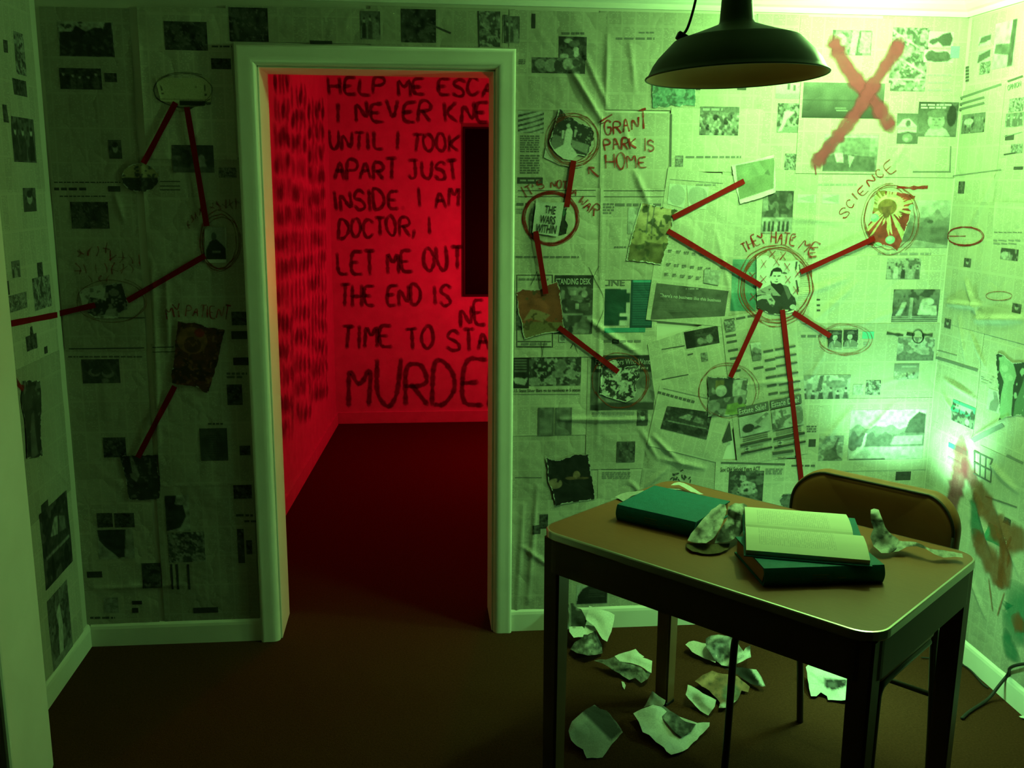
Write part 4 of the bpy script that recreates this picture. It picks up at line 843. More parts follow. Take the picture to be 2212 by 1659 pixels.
for a in ((2108, 974, 2108, 1022), (2121, 980, 2120, 1030), (2133, 986, 2131, 1036), (2146, 992, 2143, 1042), (2107, 974, 2148, 993), (2107, 998, 2146, 1017), (2106, 1022, 2144, 1042)): rule(RIGHT, *a, 3.0, .10)
PR_(2052, 955, 2092, 985, [('f', (.08, .36, .30))]); PR_(2050, 985, 2090, 1010, 'pale', 3); rule(RIGHT, 2132, 1072, 2200, 1096, 3, .14); PR_(2174, 1116, 2186, 1136, 'dark', 103); rule(RIGHT, 2176, 985, 2212, 1002, 9, .2)
PR_(2140, 1128, 2165, 1182, [('f', (.05, .22, .14)), ('n', 3, .4)], 104)
build_sheets()

# ------------------------------------------------------------------ clippings stuck over the newspaper
cl = clipping
cl(BACK, [(1407, 181), (1440, 184), (1501, 186), (1500, 230), (1480, 227), (1468, 231), (1450, 227), (1440, 232), (1409, 233)], [('f', (.08, .19, .15)), ('b', 4, .5, (.03, .08, .06)), ('b', 9, .6, (.12, .24, .2)), ('e', .64, .72, .12, .2, (.15, .28, .23)), ('e', .15, .4, .05, .06, (.02, .1, .07)), ('n', 14, .3)], 'teal marbled paper scrap just under the lamp shade', seed=1, edge=.3)
cl(BACK, [(1179, 316), (1206, 330), (1248, 352), (1262, 358), (1240, 364), (1206, 356), (1174, 340)], [('f', .45), ('n', 6, .2)], 'blank torn paper scrap under the lower edge of the white figures clipping', seed=2, edge=.0)
cl(BACK, [(1207, 235), (1213, 236), (1222, 248), (1240, 259), (1262, 270), (1276, 274), (1282, 287), (1282, 300), (1276, 312), (1272, 330), (1266, 339), (1248, 334), (1236, 346), (1216, 344), (1200, 330), (1190, 316), (1186, 306), (1193, 284), (1200, 258)],
   [('f', .02), ('b', 14, .74, .2), ('p', [(.0, .2), (.1, .5), (.3, .45), (.38, .12)], .14), ('p', [(.1, .0), (.12, .2), (.32, .3), (.36, .56), (.40, .62), (.48, .62), (.52, .56), (.48, .3), (.62, .12), (.8, .1), (.7, .0)], .55), ('e', .42, .67, .04, .04, .45), ('p', [(.28, .42), (.28, .58), (.34, .58), (.32, .42)], .45), ('p', [(.55, .45), (.56, .6), (.62, .6), (.58, .45)], .4), ('p', [(.5, .4), (.5, .25), (.85, .12), (.88, .3)], .2), ('b', 22, .8, .35)], 'black and white clipping with white statue figures inside red pen rings', seed=3, edge=.7)
cl(BACK, [(1148, 452), (1158, 443), (1161, 470), (1152, 490), (1150, 515), (1143, 512), (1144, 470)], 'dark', 'dark paper sliver sticking out left of the circled card', seed=4, edge=.1)
cl(BACK, [(1214, 452), (1224, 446), (1220, 475), (1226, 486), (1222, 505), (1206, 508), (1208, 490), (1215, 470)], [('f', (.03, .09, .05)), ('b', 5, .5, .02)], 'dark green paper sliver sticking out right of the circled card', seed=5, edge=.1)
cl(BACK, [(1158, 428), (1164, 432), (1172, 436), (1200, 438), (1218, 437), (1204, 511), (1149, 502)], [('f', .55), ('n', 3, .06)], 'pale card printed THE WARS WITHIN inside a red ring', seed=6, edge=.0, tear=.0006,
   texts=[('THE', [(1178, 443), (1201, 446), (1198, 463), (1175, 460)], .03), ('WARS', [(1167, 464), (1200, 467), (1198, 485), (1164, 481)], .03), ('WITHIN', [(1158, 483), (1202, 487), (1199, 505), (1155, 501)], .03)])
cl(BACK, [(1115, 630), (1130, 624), (1150, 627), (1171, 622), (1186, 613), (1202, 607), (1208, 620), (1210, 640), (1214, 670), (1216, 700), (1219, 706), (1205, 716), (1180, 719), (1158, 724), (1133, 732), (1128, 715), (1127, 698), (1120, 680)], [('g', (.28, .065, .035), (.21, .055, .03)), ('n', 8, .35), ('p', [(.15, .32), (.3, .52), (.45, .5), (.7, .42), (.55, .3), (.3, .36)], (.30, .19, .11)), ('h', .28, .05, 3, (.19, .14, .07)), ('b', 10, .72, (.10, .06, .03))], 'torn brown clipping with a faint pale drawing, beside the door casing', seed=7, edge=.8)
cl(BACK, [(1385, 437), (1400, 440), (1430, 447), (1466, 453), (1452, 470), (1451, 490), (1440, 515), (1443, 527), (1434, 545), (1427, 572), (1390, 565), (1351, 562), (1365, 500)], [('g', (.12, .09, .04), (.44, .35, .21)), ('h', .66, .12, 6, (.24, .20, .10)), ('h', .42, .22, 5, (.11, .095, .045)), ('b', 9, .62, (.05, .055, .025)), ('h', .10, .03, 3, (.09, .08, .03)), ('p', [(.37, .5), (.40, 1), (.42, 1), (.39, .5)], .08), ('p', [(.46, .5), (.50, .98), (.52, .98), (.48, .5)], .08), ('n', 16, .45)], 'torn sepia landscape clipping with two bare posts', seed=8, edge=.8)
cl(BACK, [(1578, 357), (1610, 350), (1669, 335), (1672, 370), (1673, 415), (1640, 428), (1597, 440), (1586, 400)], [('f', .60), ('p', [(.10, .78), (.92, .95), (.94, .32), (.22, .08)], (.16, .19, .13)), ('p', [(.12, .76), (.6, .86), (.78, .62), (.5, .55), (.35, .45), (.16, .55)], (.20, .24, .17)), ('p', [(.72, .62), (.80, .72), (.86, .58)], (.09, .11, .08)), ('n', 6, .15)], 'white bordered faded landscape print tilted under the red cross', seed=9, edge=.0, tear=.001)
# the man in the coat
cl(BACK, [(1632, 553), (1652, 551), (1664, 556), (1676, 562), (1700, 564), (1724, 561), (1727, 588), (1722, 630), (1716, 664), (1718, 672), (1700, 676), (1690, 675), (1682, 679), (1660, 677), (1650, 672), (1642, 669), (1633, 662), (1632, 620)],
   [('f', .54), ('n', 3, .05), ('p', [(-0.002, 0.356), (0.049, 0.403), (0.125, 0.431), (0.239, 0.478), (0.328, 0.516), (0.557, 0.318), (0.366, 0.337), (0.214, 0.356), (0.011, 0.342)], .27), ('p', [(-0.008, 0.337), (0.214, 0.351), (0.366, 0.332), (0.557, 0.318), (0.620, 0.459), (0.696, 0.478), (0.760, 0.365), (0.849, 0.290), (0.899, 0.177), (0.849, 0.083), (0.722, 0.045), (0.569, 0.007), (0.316, 0.007), (0.189, 0.045), (0.049, 0.111), (-0.008, 0.224)], .03), ('p', [(0.328, 0.582), (0.366, 0.535), (0.455, 0.521), (0.531, 0.539), (0.582, 0.506), (0.633, 0.450), (0.557, 0.318), (0.341, 0.497), (0.322, 0.554)], .015), ('p', [(0.005, 0.243), (0.049, 0.299), (0.163, 0.335), (0.341, 0.342), (0.449, 0.224), (0.430, 0.158), (0.341, 0.167), (0.265, 0.266), (0.163, 0.271), (0.049, 0.229)], .36), ('p', [(0.582, 0.506), (0.671, 0.492), (0.709, 0.431), (0.772, 0.318), (0.722, 0.252), (0.671, 0.346)], .11), ('p', [(0.113, 0.426), (0.214, 0.384), (0.265, 0.356), (0.163, 0.375)], .10), ('p', [(0.284, 0.441), (0.347, 0.441), (0.309, 0.403)], .04), ('b', 13, .80, .08), ('p', [(0.347, 0.723), (0.531, 0.728), (0.541, 0.667), (0.525, 0.591), (0.487, 0.544), (0.436, 0.525), (0.379, 0.549), (0.341, 0.601), (0.328, 0.648)], .52), ('e', 0.305, 0.643, 0.020, 0.028, .4), ('p', [(0.305, 0.657), (0.322, 0.732), (0.373, 0.781), (0.449, 0.802), (0.521, 0.784), (0.559, 0.732), (0.549, 0.685), (0.531, 0.723), (0.369, 0.725), (0.349, 0.667), (0.328, 0.643)], .018), ('p', [(0.377, 0.665), (0.432, 0.663), (0.430, 0.642), (0.382, 0.646)], .05), ('p', [(0.462, 0.663), (0.526, 0.667), (0.521, 0.644), (0.465, 0.642)], .05), ('p', [(0.435, 0.604), (0.475, 0.604), (0.470, 0.587), (0.440, 0.587)], .14), ('p', [(0.407, 0.567), (0.488, 0.569), (0.475, 0.550), (0.422, 0.548)], .12), ('e', 0.823, 0.132, 0.061, 0.042, .45), ('p', [(0.595, 0.092), (0.741, 0.083), (0.722, 0.054), (0.633, 0.064)], .42), ('p', [(0.087, 0.083), (0.182, 0.064), (0.182, 0.021), (0.113, 0.017)], .48), ('p', [(0.823, 0.893), (0.864, 0.900), (0.851, 0.761), (0.816, 0.749)], .05), ('p', [(0.899, 0.817), (0.935, 0.827), (0.983, 0.629), (0.958, 0.544), (0.912, 0.723)], .05), ('p', [(0.838, 0.582), (0.874, 0.591), (0.940, 0.365), (0.899, 0.354)], .05)], 'black and white portrait of a man in a dark coat where red tapes meet', seed=10, edge=.3, step=.0016, tear=.0006)
cl(BACK, [(1891, 409), (1918, 411), (1950, 416), (1977, 421), (1972, 440), (1964, 472), (1952, 505), (1943, 530), (1937, 545), (1926, 535), (1908, 530), (1892, 533), (1869, 531), (1873, 510), (1868, 500), (1878, 478), (1884, 450)],
   [('f', (.26, .035, .03)), ('n', 5, .4), ('p', [(.2, .98), (.36, .98), (.3, .62), (.12, .66)], (.24, .16, .05)), ('rays', .45, .70, 17, .62, (.50, .46, .22)), ('rays', .45, .70, 23, .46, (.56, .54, .3)), ('e', .47, .76, .24, .16, (.60, .58, .32)), ('e', .42, .72, .17, .13, (.22, .13, .05)), ('p', [(.3, .72), (.5, .74), (.46, .56), (.38, .54)], (.16, .08, .04)), ('e', .20, .55, .085, .065, (.20, .42, .30)), ('e', .52, .20, .085, .065, (.20, .42, .30)), ('e', .30, .10, .085, .06, (.20, .42, .30)), ('e', .86, .72, .065, .05, (.28, .5, .38)), ('e', .19, .565, .05, .035, (.40, .58, .46)), ('e', .51, .215, .05, .035, (.40, .58, .46)), ('n', 20, .35)], 'dark red science picture of a spiky yellow burst with pale green balls', seed=11, edge=.7, step=.0018)
def officer(px, lab, sd, sign):
    cl(BACK, px, [('f', .025), ('p', [(.08, .0), (.15, .3), (.38, .42), (.5, .38), (.64, .44), (.9, .3), (.98, .0)], .17), ('p', [(.44, .42), (.5, .2), (.56, .42)], .4), ('e', .5+.06*sign, .60, .16, .17, .38), ('p', [(.28+.06*sign, .78), (.34, .9), (.62, .92), (.76+.05*sign, .8), (.7, .74), (.34, .73)], .10), ('r', .32, .72, .70, .75, .02), ('r', .42, .52, .62, .535, .08), ('p', [(.3, .36), (.4, .2), (.46, .02), (.3, .04)], .28), ('r', .0, .0, 1, .025, .5), ('b', 16, .76, .14)], lab, seed=sd, edge=.2, step=.0014, tear=.0003)
officer([(1786, 712), (1817, 713), (1816, 752), (1786, 751)], 'left officer portrait in a peaked cap, touched by the red tape', 12, 0)
officer([(1821, 712), (1852, 711), (1851, 750), (1820, 750)], 'right officer portrait in a peaked cap, beside its twin', 13, -1)
cl(BACK, [(1526, 811), (1540, 814), (1556, 813), (1573, 816), (1596, 815), (1613, 816), (1611, 850), (1608, 884), (1590, 893), (1573, 896), (1545, 896), (1527, 899), (1528, 850)], [('f', .20), ('b', 3.4, .5, .07), ('p', [(.2, .9), (.45, .9), (.44, .55), (.2, .6)], (.16, .13, .05)), ('p', [(.4, .95), (.6, .95), (.6, .5), (.05, .4), (.0, .5), (.4, .6)], .03), ('e', .34, .64, .13, .14, .4), ('p', [(.62, .9), (.92, .92), (.92, .55), (.62, .5)], .38), ('p', [(.84, .9), (.98, .88), (.96, .62), (.8, .68)], .10), ('p', [(.45, .0), (.5, .3), (.75, .36), (.95, .3), (.9, .05)], (.16, .22, .07)), ('e', .8, .4, .06, .1, .06), ('n', 14, .4)], 'olive clipping of figures inside the thin pen ring above the table', seed=14, edge=.4)
cl(BACK, [(1300, 778), (1330, 776), (1338, 790), (1346, 792), (1382, 788), (1380, 812), (1372, 828), (1374, 845), (1370, 858), (1352, 868), (1330, 862), (1310, 856), (1294, 850), (1296, 820)], [('f', .08), ('b', 7, .46, .46), ('b', 11, .56, .02), ('b', 20, .66, .5), ('n', 14, .3)], 'busy black and white collage scrap on the investor advertisement', seed=15, edge=.5, step=.0026)
cl(BACK, [(1177, 985), (1190, 991), (1206, 993), (1222, 988), (1240, 981), (1270, 981), (1276, 1020), (1285, 1077), (1262, 1080), (1241, 1083), (1220, 1086), (1200, 1091), (1193, 1060), (1184, 1040), (1182, 1005)], [('f', .012), ('e', .2, .44, .14, .10, (.28, .20, .14)), ('b', 12, .7, .02), ('e', .62, .60, .07, .08, (.22, .14, .09)), ('e', .5, .54, .1, .03, (.16, .09, .05)), ('e', .74, .54, .12, .02, (.12, .07, .04)), ('n', 9, .4)], 'black clipping with small pale fuzzy lights, left of the table', seed=16, edge=.5)
cl(BACK, [(1690, 1066), (1712, 1062), (1730, 1060), (1742, 1062), (1742, 1100), (1690, 1100), (1682, 1078)], 'dark', 'dark clipping half hidden behind the chair at the lower tape end', seed=17, edge=.5)
# left of the door
cl(BACK, [(337, 169), (400, 168), (454, 168), (458, 205), (456, 226), (420, 232), (402, 242), (385, 238), (366, 222), (348, 218)], [('f', (.52, .50, .34)), ('r', .0, .0, 1, .3, (.40, .38, .26)), ('r', .05, .36, .95, .38, .06), ('p', [(.1, .8), (.13, .72), (.15, .62), (.12, .6)], .08), ('r', .86, .62, .88, .8, .06), ('r', .7, .72, .73, .75, .06), ('r', .12, .5, .16, .54, .05), ('r', .86, .48, .9, .54, .08), ('r', .42, .18, .88, .34, .02), ('r', .18, .14, .4, .2, .02), ('r', .5, .0, 1, .14, .05), ('r', .86, .0, 1, .3, .10)], 'pale machine clipping in a pen oval at the upper left', seed=18, edge=.2, tear=.0008)
cl(BACK, [(304+40*math.cos(a*math.pi/12), 384+31*math.sin(a*math.pi/12)) for a in range(24)], [('f', (.34, .30, .18)), ('h', .5, .08, 5, .03), ('b', 7, .66, .07), ('p', [(.48, .4), (.5, .7), (.54, .4)], .06)], 'oval clipping of a dark landscape at the end of the upper left tape', seed=19, edge=.5)
cl(BACK, [(443, 490), (490, 491), (490, 567), (443, 568)], [('f', .30), ('p', [(.05, .0), (.08, .35), (.25, .58), (.4, .66), (.55, .66), (.8, .5), (.95, .38), (.95, .0)], .02), ('e', .44, .74, .11, .11, .09), ('r', .35, .28, .7, .34, .2), ('r', 0, 0, 1, .1, .58), ('r', .92, 0, 1, 1, .5)], 'small white edged snapshot of a dark figure beside the left door casing', seed=20, edge=.0, tear=.0004)
cl(BACK, [(172, 624), (226, 614), (262, 610), (266, 614), (272, 632), (277, 650), (276, 668), (262, 672), (256, 688), (228, 687), (207, 686), (192, 676), (180, 660)], [('f', .46), ('p', [(.55, .5), (.56, .92), (.88, .98), (.99, .4), (.96, .2), (.2, .05), (.15, .3), (.25, .6), (.45, .55)], .03), ('e', .72, .72, .1, .1, .16), ('b', 8, .64, .2), ('p', [(.5, .1), (.55, .25), (.75, .3), (.7, .05)], .3)], 'torn group photo clipping left of the door, where two red tapes meet', seed=21, edge=.4)
cl(BACK, [(386, 693), (404, 698), (421, 696), (450, 706), (486, 712), (478, 745), (473, 772), (462, 812), (450, 852), (430, 836), (410, 832), (390, 830), (373, 826), (371, 808), (378, 775), (380, 740)], [('f', (.075, .018, .012)), ('b', 9, .6, (.03, .008, .006)), ('e', .42, .74, .26, .18, (.19, .075, .035)), ('e', .42, .68, .15, .11, (.07, .02, .012)), ('e', .55, .84, .09, .06, (.2, .015, .015)), ('b', 22, .7, (.16, .06, .03)), ('n', 18, .4)], 'dark red virus picture clipping left of the door, torn at the bottom', seed=22, edge=.2)
cl(BACK, [(259, 984), (300, 983), (342, 982), (340, 1000), (346, 1030), (346, 1076), (312, 1079), (280, 1078), (276, 1050), (268, 1015)], [('f', .035), ('p', [(.2, 1), (.35, 1), (.5, .55), (.42, .4), (.3, .5)], .20), ('p', [(0, 1), (.3, .98), (.34, .6), (.1, .55)], .015), ('b', 12, .68, .12), ('n', 9, .5)], 'dark clipping at the lower end of the lowest left tape', seed=23, edge=.3)
# side walls
cl(LEFT, [(45, 824), (62, 822), (82, 823), (84, 850), (84, 880), (82, 930), (84, 960), (88, 984), (70, 988), (54, 990), (52, 950), (50, 910), (44, 880), (42, 862)], [('f', .03), ('p', [(.35, .0), (.4, .3), (.5, .55), (.6, .6), (.58, .3), (.6, .0)], .10), ('p', [(.1, .8), (.3, .95), (.7, .92), (.9, .75), (.6, .65), (.3, .66)], .05), ('b', 10, .7, .12), ('n', 10, .4)], 'dark bone scan clipping on the left side wall', seed=24, edge=.4)
cl(RIGHT, [(2156, 767), (2165, 763), (2174, 767), (2182, 776), (2192, 784), (2218, 782), (2218, 898), (2200, 897), (2181, 900), (2165, 911), (2162, 870), (2158, 820)], [('f', (.02, .035, .022)), ('n', 4, .4), ('p', [(.28, .0), (.26, .35), (.30, .55), (.14, .7), (.12, .85), (.26, .96), (.5, .9), (.62, .7), (.56, .55), (.62, .0)], (.26, .38, .26)), ('p', [(.68, .0), (.66, .3), (.85, .7), (1, .85), (1, .0)], (.10, .18, .11)), ('e', .28, .76, .1, .06, (.4, .5, .4)), ('e', .42, .64, .12, .05, (.38, .48, .36)), ('b', 9, .7, (.3, .42, .3))], 'large bone scan clipping cut by the right edge of the view', seed=25, edge=.7)

# ------------------------------------------------------------------ pens, paint and handwriting on the paper
RGX = RG(5)
strokes('painted_cross', BACK, [([(1798, 88), (1812, 122), (1836, 160), (1862, 192), (1888, 222), (1908, 252), (1922, 276)], .047), ([(1942, 92), (1930, 116), (1906, 150), (1880, 190), (1862, 222), (1838, 258), (1800, 304), (1772, 338), (1758, 356)], .044), ([(1758, 356), (1761, 378)], .006)], .05, M['xspray'], 'large red spray painted X near the ceiling', 'painted mark', .0014, soft=.35, seed=3, rough=.22, cover=.93)
def note(lines, label, m='redpen', wd=.0046, wall=BACK, seed=1, lift=.0014, tall=.18, jit=.55, extra=(), name='handwritten_note', cover=.95, cat='handwriting'):
    rg = RG(seed); S_ = []
    for (t, x0, y0, x1, y1, h, sl) in lines: S_ += line_strokes(t, x0, y0, x1, y1, h, rg, sl, jit, tall)
    S_ += list(extra)
    return strokes(name, wall, S_, wd, M[m], label, cat, lift, 0, None, seed, .005, .45, cover)
note([('GRANT', 1306, 291, 1398, 278, 34, .06), ('PARK', 1306, 326, 1374, 320, 28, 0), ('IS', 1390, 326, 1411, 324, 30, .1), ('HOME', 1308, 366, 1396, 360, 28, 0)], 'red handwritten note GRANT PARK IS HOME right of the ringed clipping', wd=.0052, seed=2, tall=.25, extra=[[(1294, 264), (1322, 247)], [(1296, 268), (1312, 262)], [(1292, 382), (1280, 372), (1270, 360)], [(1271, 376), (1270, 361), (1283, 363)]])
strokes('pen_ring', BACK, [ell(1236, 301, 54, 54, 3.3, RGX, .10, .3), ell(1240, 304, 57, 55, 1.2, RGX, .05, 2.0), ell(1232, 306, 50, 50, .6, RGX, .06, .4)], .0024, M['penline'], 'brown pen rings around the white figures clipping', 'drawing', .0014, 0, 'pen rings drawn round clippings', 4, .005, .5, .85)
strokes('pen_ring', BACK, [ell(1188, 471, 59, 56, 4.2, RGX, .06, .1), ell(1189, 472, 61, 57, 1.4, RGX, .03, 3)], .0040, M['redpen'], 'thick red pen ring around the THE WARS WITHIN card', 'drawing', .0014, 0, 'pen rings drawn round clippings', 6, .005, .5, .9)
note([("IT'S", 1136, 428, 1176, 404, 22, 0), ('NOT', 1190, 406, 1224, 408, 17, 0), ('A', 1234, 420, 1242, 424, 14, 0), ('WAR', 1246, 438, 1282, 466, 22, 0)], "red handwritten arc IT'S NOT A WAR over the ringed card", wd=.0048, seed=8, tall=.2)
strokes('pen_ring', BACK, [ell(1337, 820, 62, 62, .9, RGX, .05, 2.6), ell(1341, 824, 58, 56, .6, RGX, .05, 3.8), ell(1340, 822, 60, 60, .5, RGX, .04, -.4)], .0030, M['penline'], 'brown pen ring around the investor advertisement', 'drawing', .0014, 0, 'pen rings drawn round clippings', 7, .005, .5, .85)
strokes('pen_scratch', BACK, [[(1271, 577), (1284, 604), (1304, 640), (1304, 670), (1286, 706)], [(1293, 574), (1281, 598)]], .0022, M['blackpen'], 'long thin black pen scratch right of the desk advertisement', 'drawing', .0014, 0, None, 9, .005, .5, .8)
strokes('pen_scratch', BACK, [[(1160, 586), (1146, 616)]], .0022, M['blackpen'], 'short black pen scratch above the torn brown clipping', 'drawing', .0014, 0, None, 91, .005, .5, .8)
strokes('pen_scratch', BACK, [[(1168, 738), (1172, 765), (1164, 780)], [(1177, 735), (1170, 765), (1176, 780)]], .0022, M['blackpen'], 'crossed black pen scratches just below the torn brown clipping', 'drawing', .0014, 0, None, 92, .005, .5, .8)
strokes('pen_scratch', BACK, [[(1238, 740), (1232, 752)], [(1240, 742), (1248, 764)]], .0022, M['blackpen'], 'small forked black pen scratch below the desk advertisement', 'drawing', .0014, 0, None, 93, .005, .5, .8)
note([('THEY', 1606, 545, 1654, 522, 24, 0), ('HATE', 1664, 522, 1714, 530, 22, 0), ('ME', 1722, 536, 1752, 556, 28, 0)], 'red handwritten arc THEY HATE ME above the portrait', wd=.0044, seed=11, tall=.22, extra=[[(1710, 514), (1718, 510)], [(1745, 535), (1766, 534)], [(1746, 546), (1760, 545)], [(1744, 555), (1762, 553)]])
for k, (x, y) in enumerate(((1646, 569), (1674, 564), (1696, 576), (1645, 602), (1698, 603), (1623, 595), (1625, 640), (1666, 548), (1689, 552), (1715, 626), (1719, 590))):
    a, b = 4+2*RGX.rand(), 7+2*RGX.rand()
    strokes('pen_cross', BACK, [[(x-a, y-b), (x+a+1, y+b)], [(x+a+2, y-b+1), (x-a-1, y+b)]], .0030, M['redpen'], 'one of the small red pen crosses around the man in the coat', 'drawing', .0030, 0, 'small red pen crosses around the portrait', 120+k, .004, .5, .9)
strokes('pen_ring', BACK, [ell(1676, 616, 76, 82, 3.4, RGX, .09, 2.0), ell(1678, 612, 74, 82, .8, RGX, .05, 3.2), ell(1674, 618, 78, 80, .7, RGX, .05, -.6)], .0034, M['penline'], 'large brown red pen rings around the portrait of the man', 'drawing', .0014, 0, 'pen rings drawn round clippings', 13, .005, .5, .85)
note([('S', 1822, 474, 1836, 462, 20, 0), ('C', 1836, 452, 1846, 442, 20, 0), ('I', 1850, 434, 1856, 428, 20, 0), ('E', 1862, 424, 1874, 412, 20, 0), ('N', 1878, 402, 1892, 392, 18, 0), ('C', 1898, 386, 1908, 378, 20, 0), ('E', 1918, 378, 1934, 366, 26, 0)], 'red handwritten SCIENCE curving round the red science picture', wd=.0042, seed=14, tall=.2)
strokes('pen_ring', BACK, [ell(1922, 472, 58, 72, 2.4, RGX, .08, 2.4), ell(1926, 474, 62, 78, .9, RGX, .05, 1.8)], .0028, M['penline'], 'pale brown pen rings around the red science picture', 'drawing', .0014, 0, 'pen rings drawn round clippings', 15, .005, .5, .75)
strokes('marker_dash', BACK, [([(1936, 404), (1970, 406), (2003, 404)], .012)], .012, M['redpen'], 'dark red marker dash above the hazy landscape photo', 'drawing', .0016, 0, None, 16, .004, .5, .95)
strokes('pen_ring', BACK, [ell(1823, 732, 57, 33, 2.3, RGX, .08, 1.0)], .0022, M['penline'], 'thin pen oval around the two officer portraits', 'drawing', .0014, 0, 'pen rings drawn round clippings', 17, .005, .5, .8)
strokes('pen_ring', BACK, [ell(1571, 844, 64, 60, 1.7, RGX, .06, 2.2)], .0026, M['penline'], 'thin pen ring around the olive figures clipping', 'drawing', .0014, 0, 'pen rings drawn round clippings', 18, .005, .5, .8)
for k, (pts, w_, lab) in enumerate((([(1914, 719), (1932, 722), (1950, 724)], .010, 'leftmost dark green marker blot above the field photo'), ([(1957, 720), (1974, 723)], .010, 'dark green marker blot touching the left of the marker circle'), ([(1990, 723), (2013, 723)], .011, 'rightmost dark green marker blot above the field photo'))):
    strokes('marker_blot', BACK, [pts], w_, M['blackpen'], lab, 'drawing', .0016, 0, 'marker blots above the field photo', 190+k, .004, .5, .95)
strokes('marker_circle', BACK, [ell(1981, 726, 12, 15, 1.1, RGX, .05)], .004, M['blackpen'], 'dark green marker circle between the blots below the theatre photo', 'drawing', .0018, 0, None, 195, .004, .4, .95)
strokes('pen_ring', RIGHT, [ell(2088, 510, 40, 20, 2.3, RGX, .04, .5), [(2050, 510), (2090, 510)]], .0042, M['redpen'], 'double red pen oval on the right side wall near the corner', 'drawing', .0014, 0, 'pen rings drawn round clippings', 20, .005, .4, .85)
strokes('pen_ring', RIGHT, [ell(2162, 639, 30, 10, 1.3, RGX, .04, .5)], .0026, M['penline'], 'small thin pen oval on the right side wall', 'drawing', .0014, 0, 'pen rings drawn round clippings', 21, .005, .4, .8)
strokes('pen_ring', BACK, [ell(397, 195, 66, 38, 1.8, RGX, .06, .5)], .0024, M['blackpen'], 'dark pen oval around the pale machine clipping', 'drawing', .0014, 0, 'pen rings drawn round clippings', 22, .005, .4, .7)
strokes('pen_ring', BACK, [ell(474, 520, 40, 62, 2.6, RGX, .08, .5), ell(478, 524, 42, 58, 1.0, RGX, .05, -1)], .0032, M['penline'], 'brown pen rings around the small snapshot beside the door', 'drawing', .0014, 0, 'pen rings drawn round clippings', 23, .005, .4, .8)
strokes('pen_ring', BACK, [ell(240, 650, 78, 48, 1.4, RGX, .06, -1.2)], .0026, M['penline'], 'faint pen oval around the torn group photo', 'drawing', .0014, 0, 'pen rings drawn round clippings', 24, .005, .4, .7)
def scribble(x0, y0, x1, y1, n, h, rg):
    out = []
    for i in range(n):
        t = (i+.5)/n; x = x0+(x1-x0)*t; y = y0+(y1-y0)*t; w = abs(x1-x0)/n*.4
        out.append([(x+w*(2*rg.rand()-1), y-h*.5*(.6+.6*rg.rand())), (x+w*(2*rg.rand()-1), y), (x+w*(2*rg.rand()-1), y+h*.5*(.6+.5*rg.rand()))])
        if rg.rand() > .4: out.append([(x-w, y+h*.3*(2*rg.rand()-1)), (x+w, y+h*.3*(2*rg.rand()-1))])
    return out
rg = RG(41)
strokes('handwritten_note', BACK, scribble(166, 548, 240, 536, 4, 26, rg)+scribble(236, 552, 310, 566, 4, 26, rg)+scribble(160, 580, 298, 580, 7, 24, rg)+scribble(188, 602, 246, 600, 3, 16, rg), .0042, M['redpen'], 'faded red scrawl above the torn group photo, hard to read', 'handwriting', .0014, 0, None, 25, .005, .5, .8)
strokes('handwritten_note', BACK, scribble(404, 488, 446, 442, 5, 20, rg)+scribble(452, 446, 520, 440, 5, 22, rg), .0040, M['redpen'], 'faded red scrawl curving over the small snapshot', 'handwriting', .0014, 0, None, 26, .005, .5, .75)
note([('MY', 362, 690, 396, 682, 26, 0), ('PATIENT', 402, 682, 494, 690, 26, 0)], 'faded red handwriting MY PATIENT over the dark virus clipping', wd=.0042, seed=27, tall=.2)
strokes('marker_stroke', LEFT, [([(30, 820), (38, 832), (46, 840)], .020)], .02, M['redpen'], 'short red marker stroke beside the bone scan on the left side wall', 'drawing', .0016, 0, None, 28, .004, .4, .9)
# spray on the right wall behind the chair
strokes('spray_mark', RIGHT, [([(2080, 962), (2078, 990), (2076, 1020), (2066, 1060), (2056, 1100)], .085), ([(2086, 1000), (2100, 1030), (2112, 1042)], .05)], .06, M['xspray'], 'faded red spray mark low on the right wall behind the chair', 'painted mark', .0016, .4, None, 29, .008, .25, .72)
M['brownspray'] = make_paint('brown_spray_paint', (0.20, 0.06, 0.025), 0.6, .25, 30)
M['tealspray'] = make_paint('teal_spray_paint', (0.02, 0.16, 0.10), 0.6, .25, 20)
strokes('spray_mark', RIGHT, [([(2112, 1056), (2128, 1082), (2146, 1116), (2164, 1146), (2178, 1160), (2214, 1164)], .085), ([(2112, 1160), (2132, 1190), (2150, 1222), (2166, 1250)], .08), ([(2170, 1168), (2166, 1222), (2164, 1268)], .03), ([(2180, 1176), (2180, 1230), (2172, 1262)], .05), ([(2188, 1160), (2184, 1200), (2180, 1225)], .008), ([(2196, 1340), (2214, 1354)], .05), ([(2140, 1250), (2148, 1320)], .006), ([(2174, 1280), (2158, 1330)], .006)], .06, M['brownspray'], 'brown spray paint strokes running down the right wall', 'painted mark', .0020, .4, None, 30, .008, .25, .75)
strokes('spray_mark', RIGHT, [([(2198, 1290), (2206, 1310), (2200, 1340), (2190, 1360)], .13), ([(2176, 1370), (2182, 1400), (2200, 1420)], .05), ([(2112, 1080), (2112, 1130), (2120, 1160)], .06)], .06, M['tealspray'], 'teal spray paint patches at the lower right of the right wall', 'painted mark', .0013, .4, None, 31, .008, .25, .72)

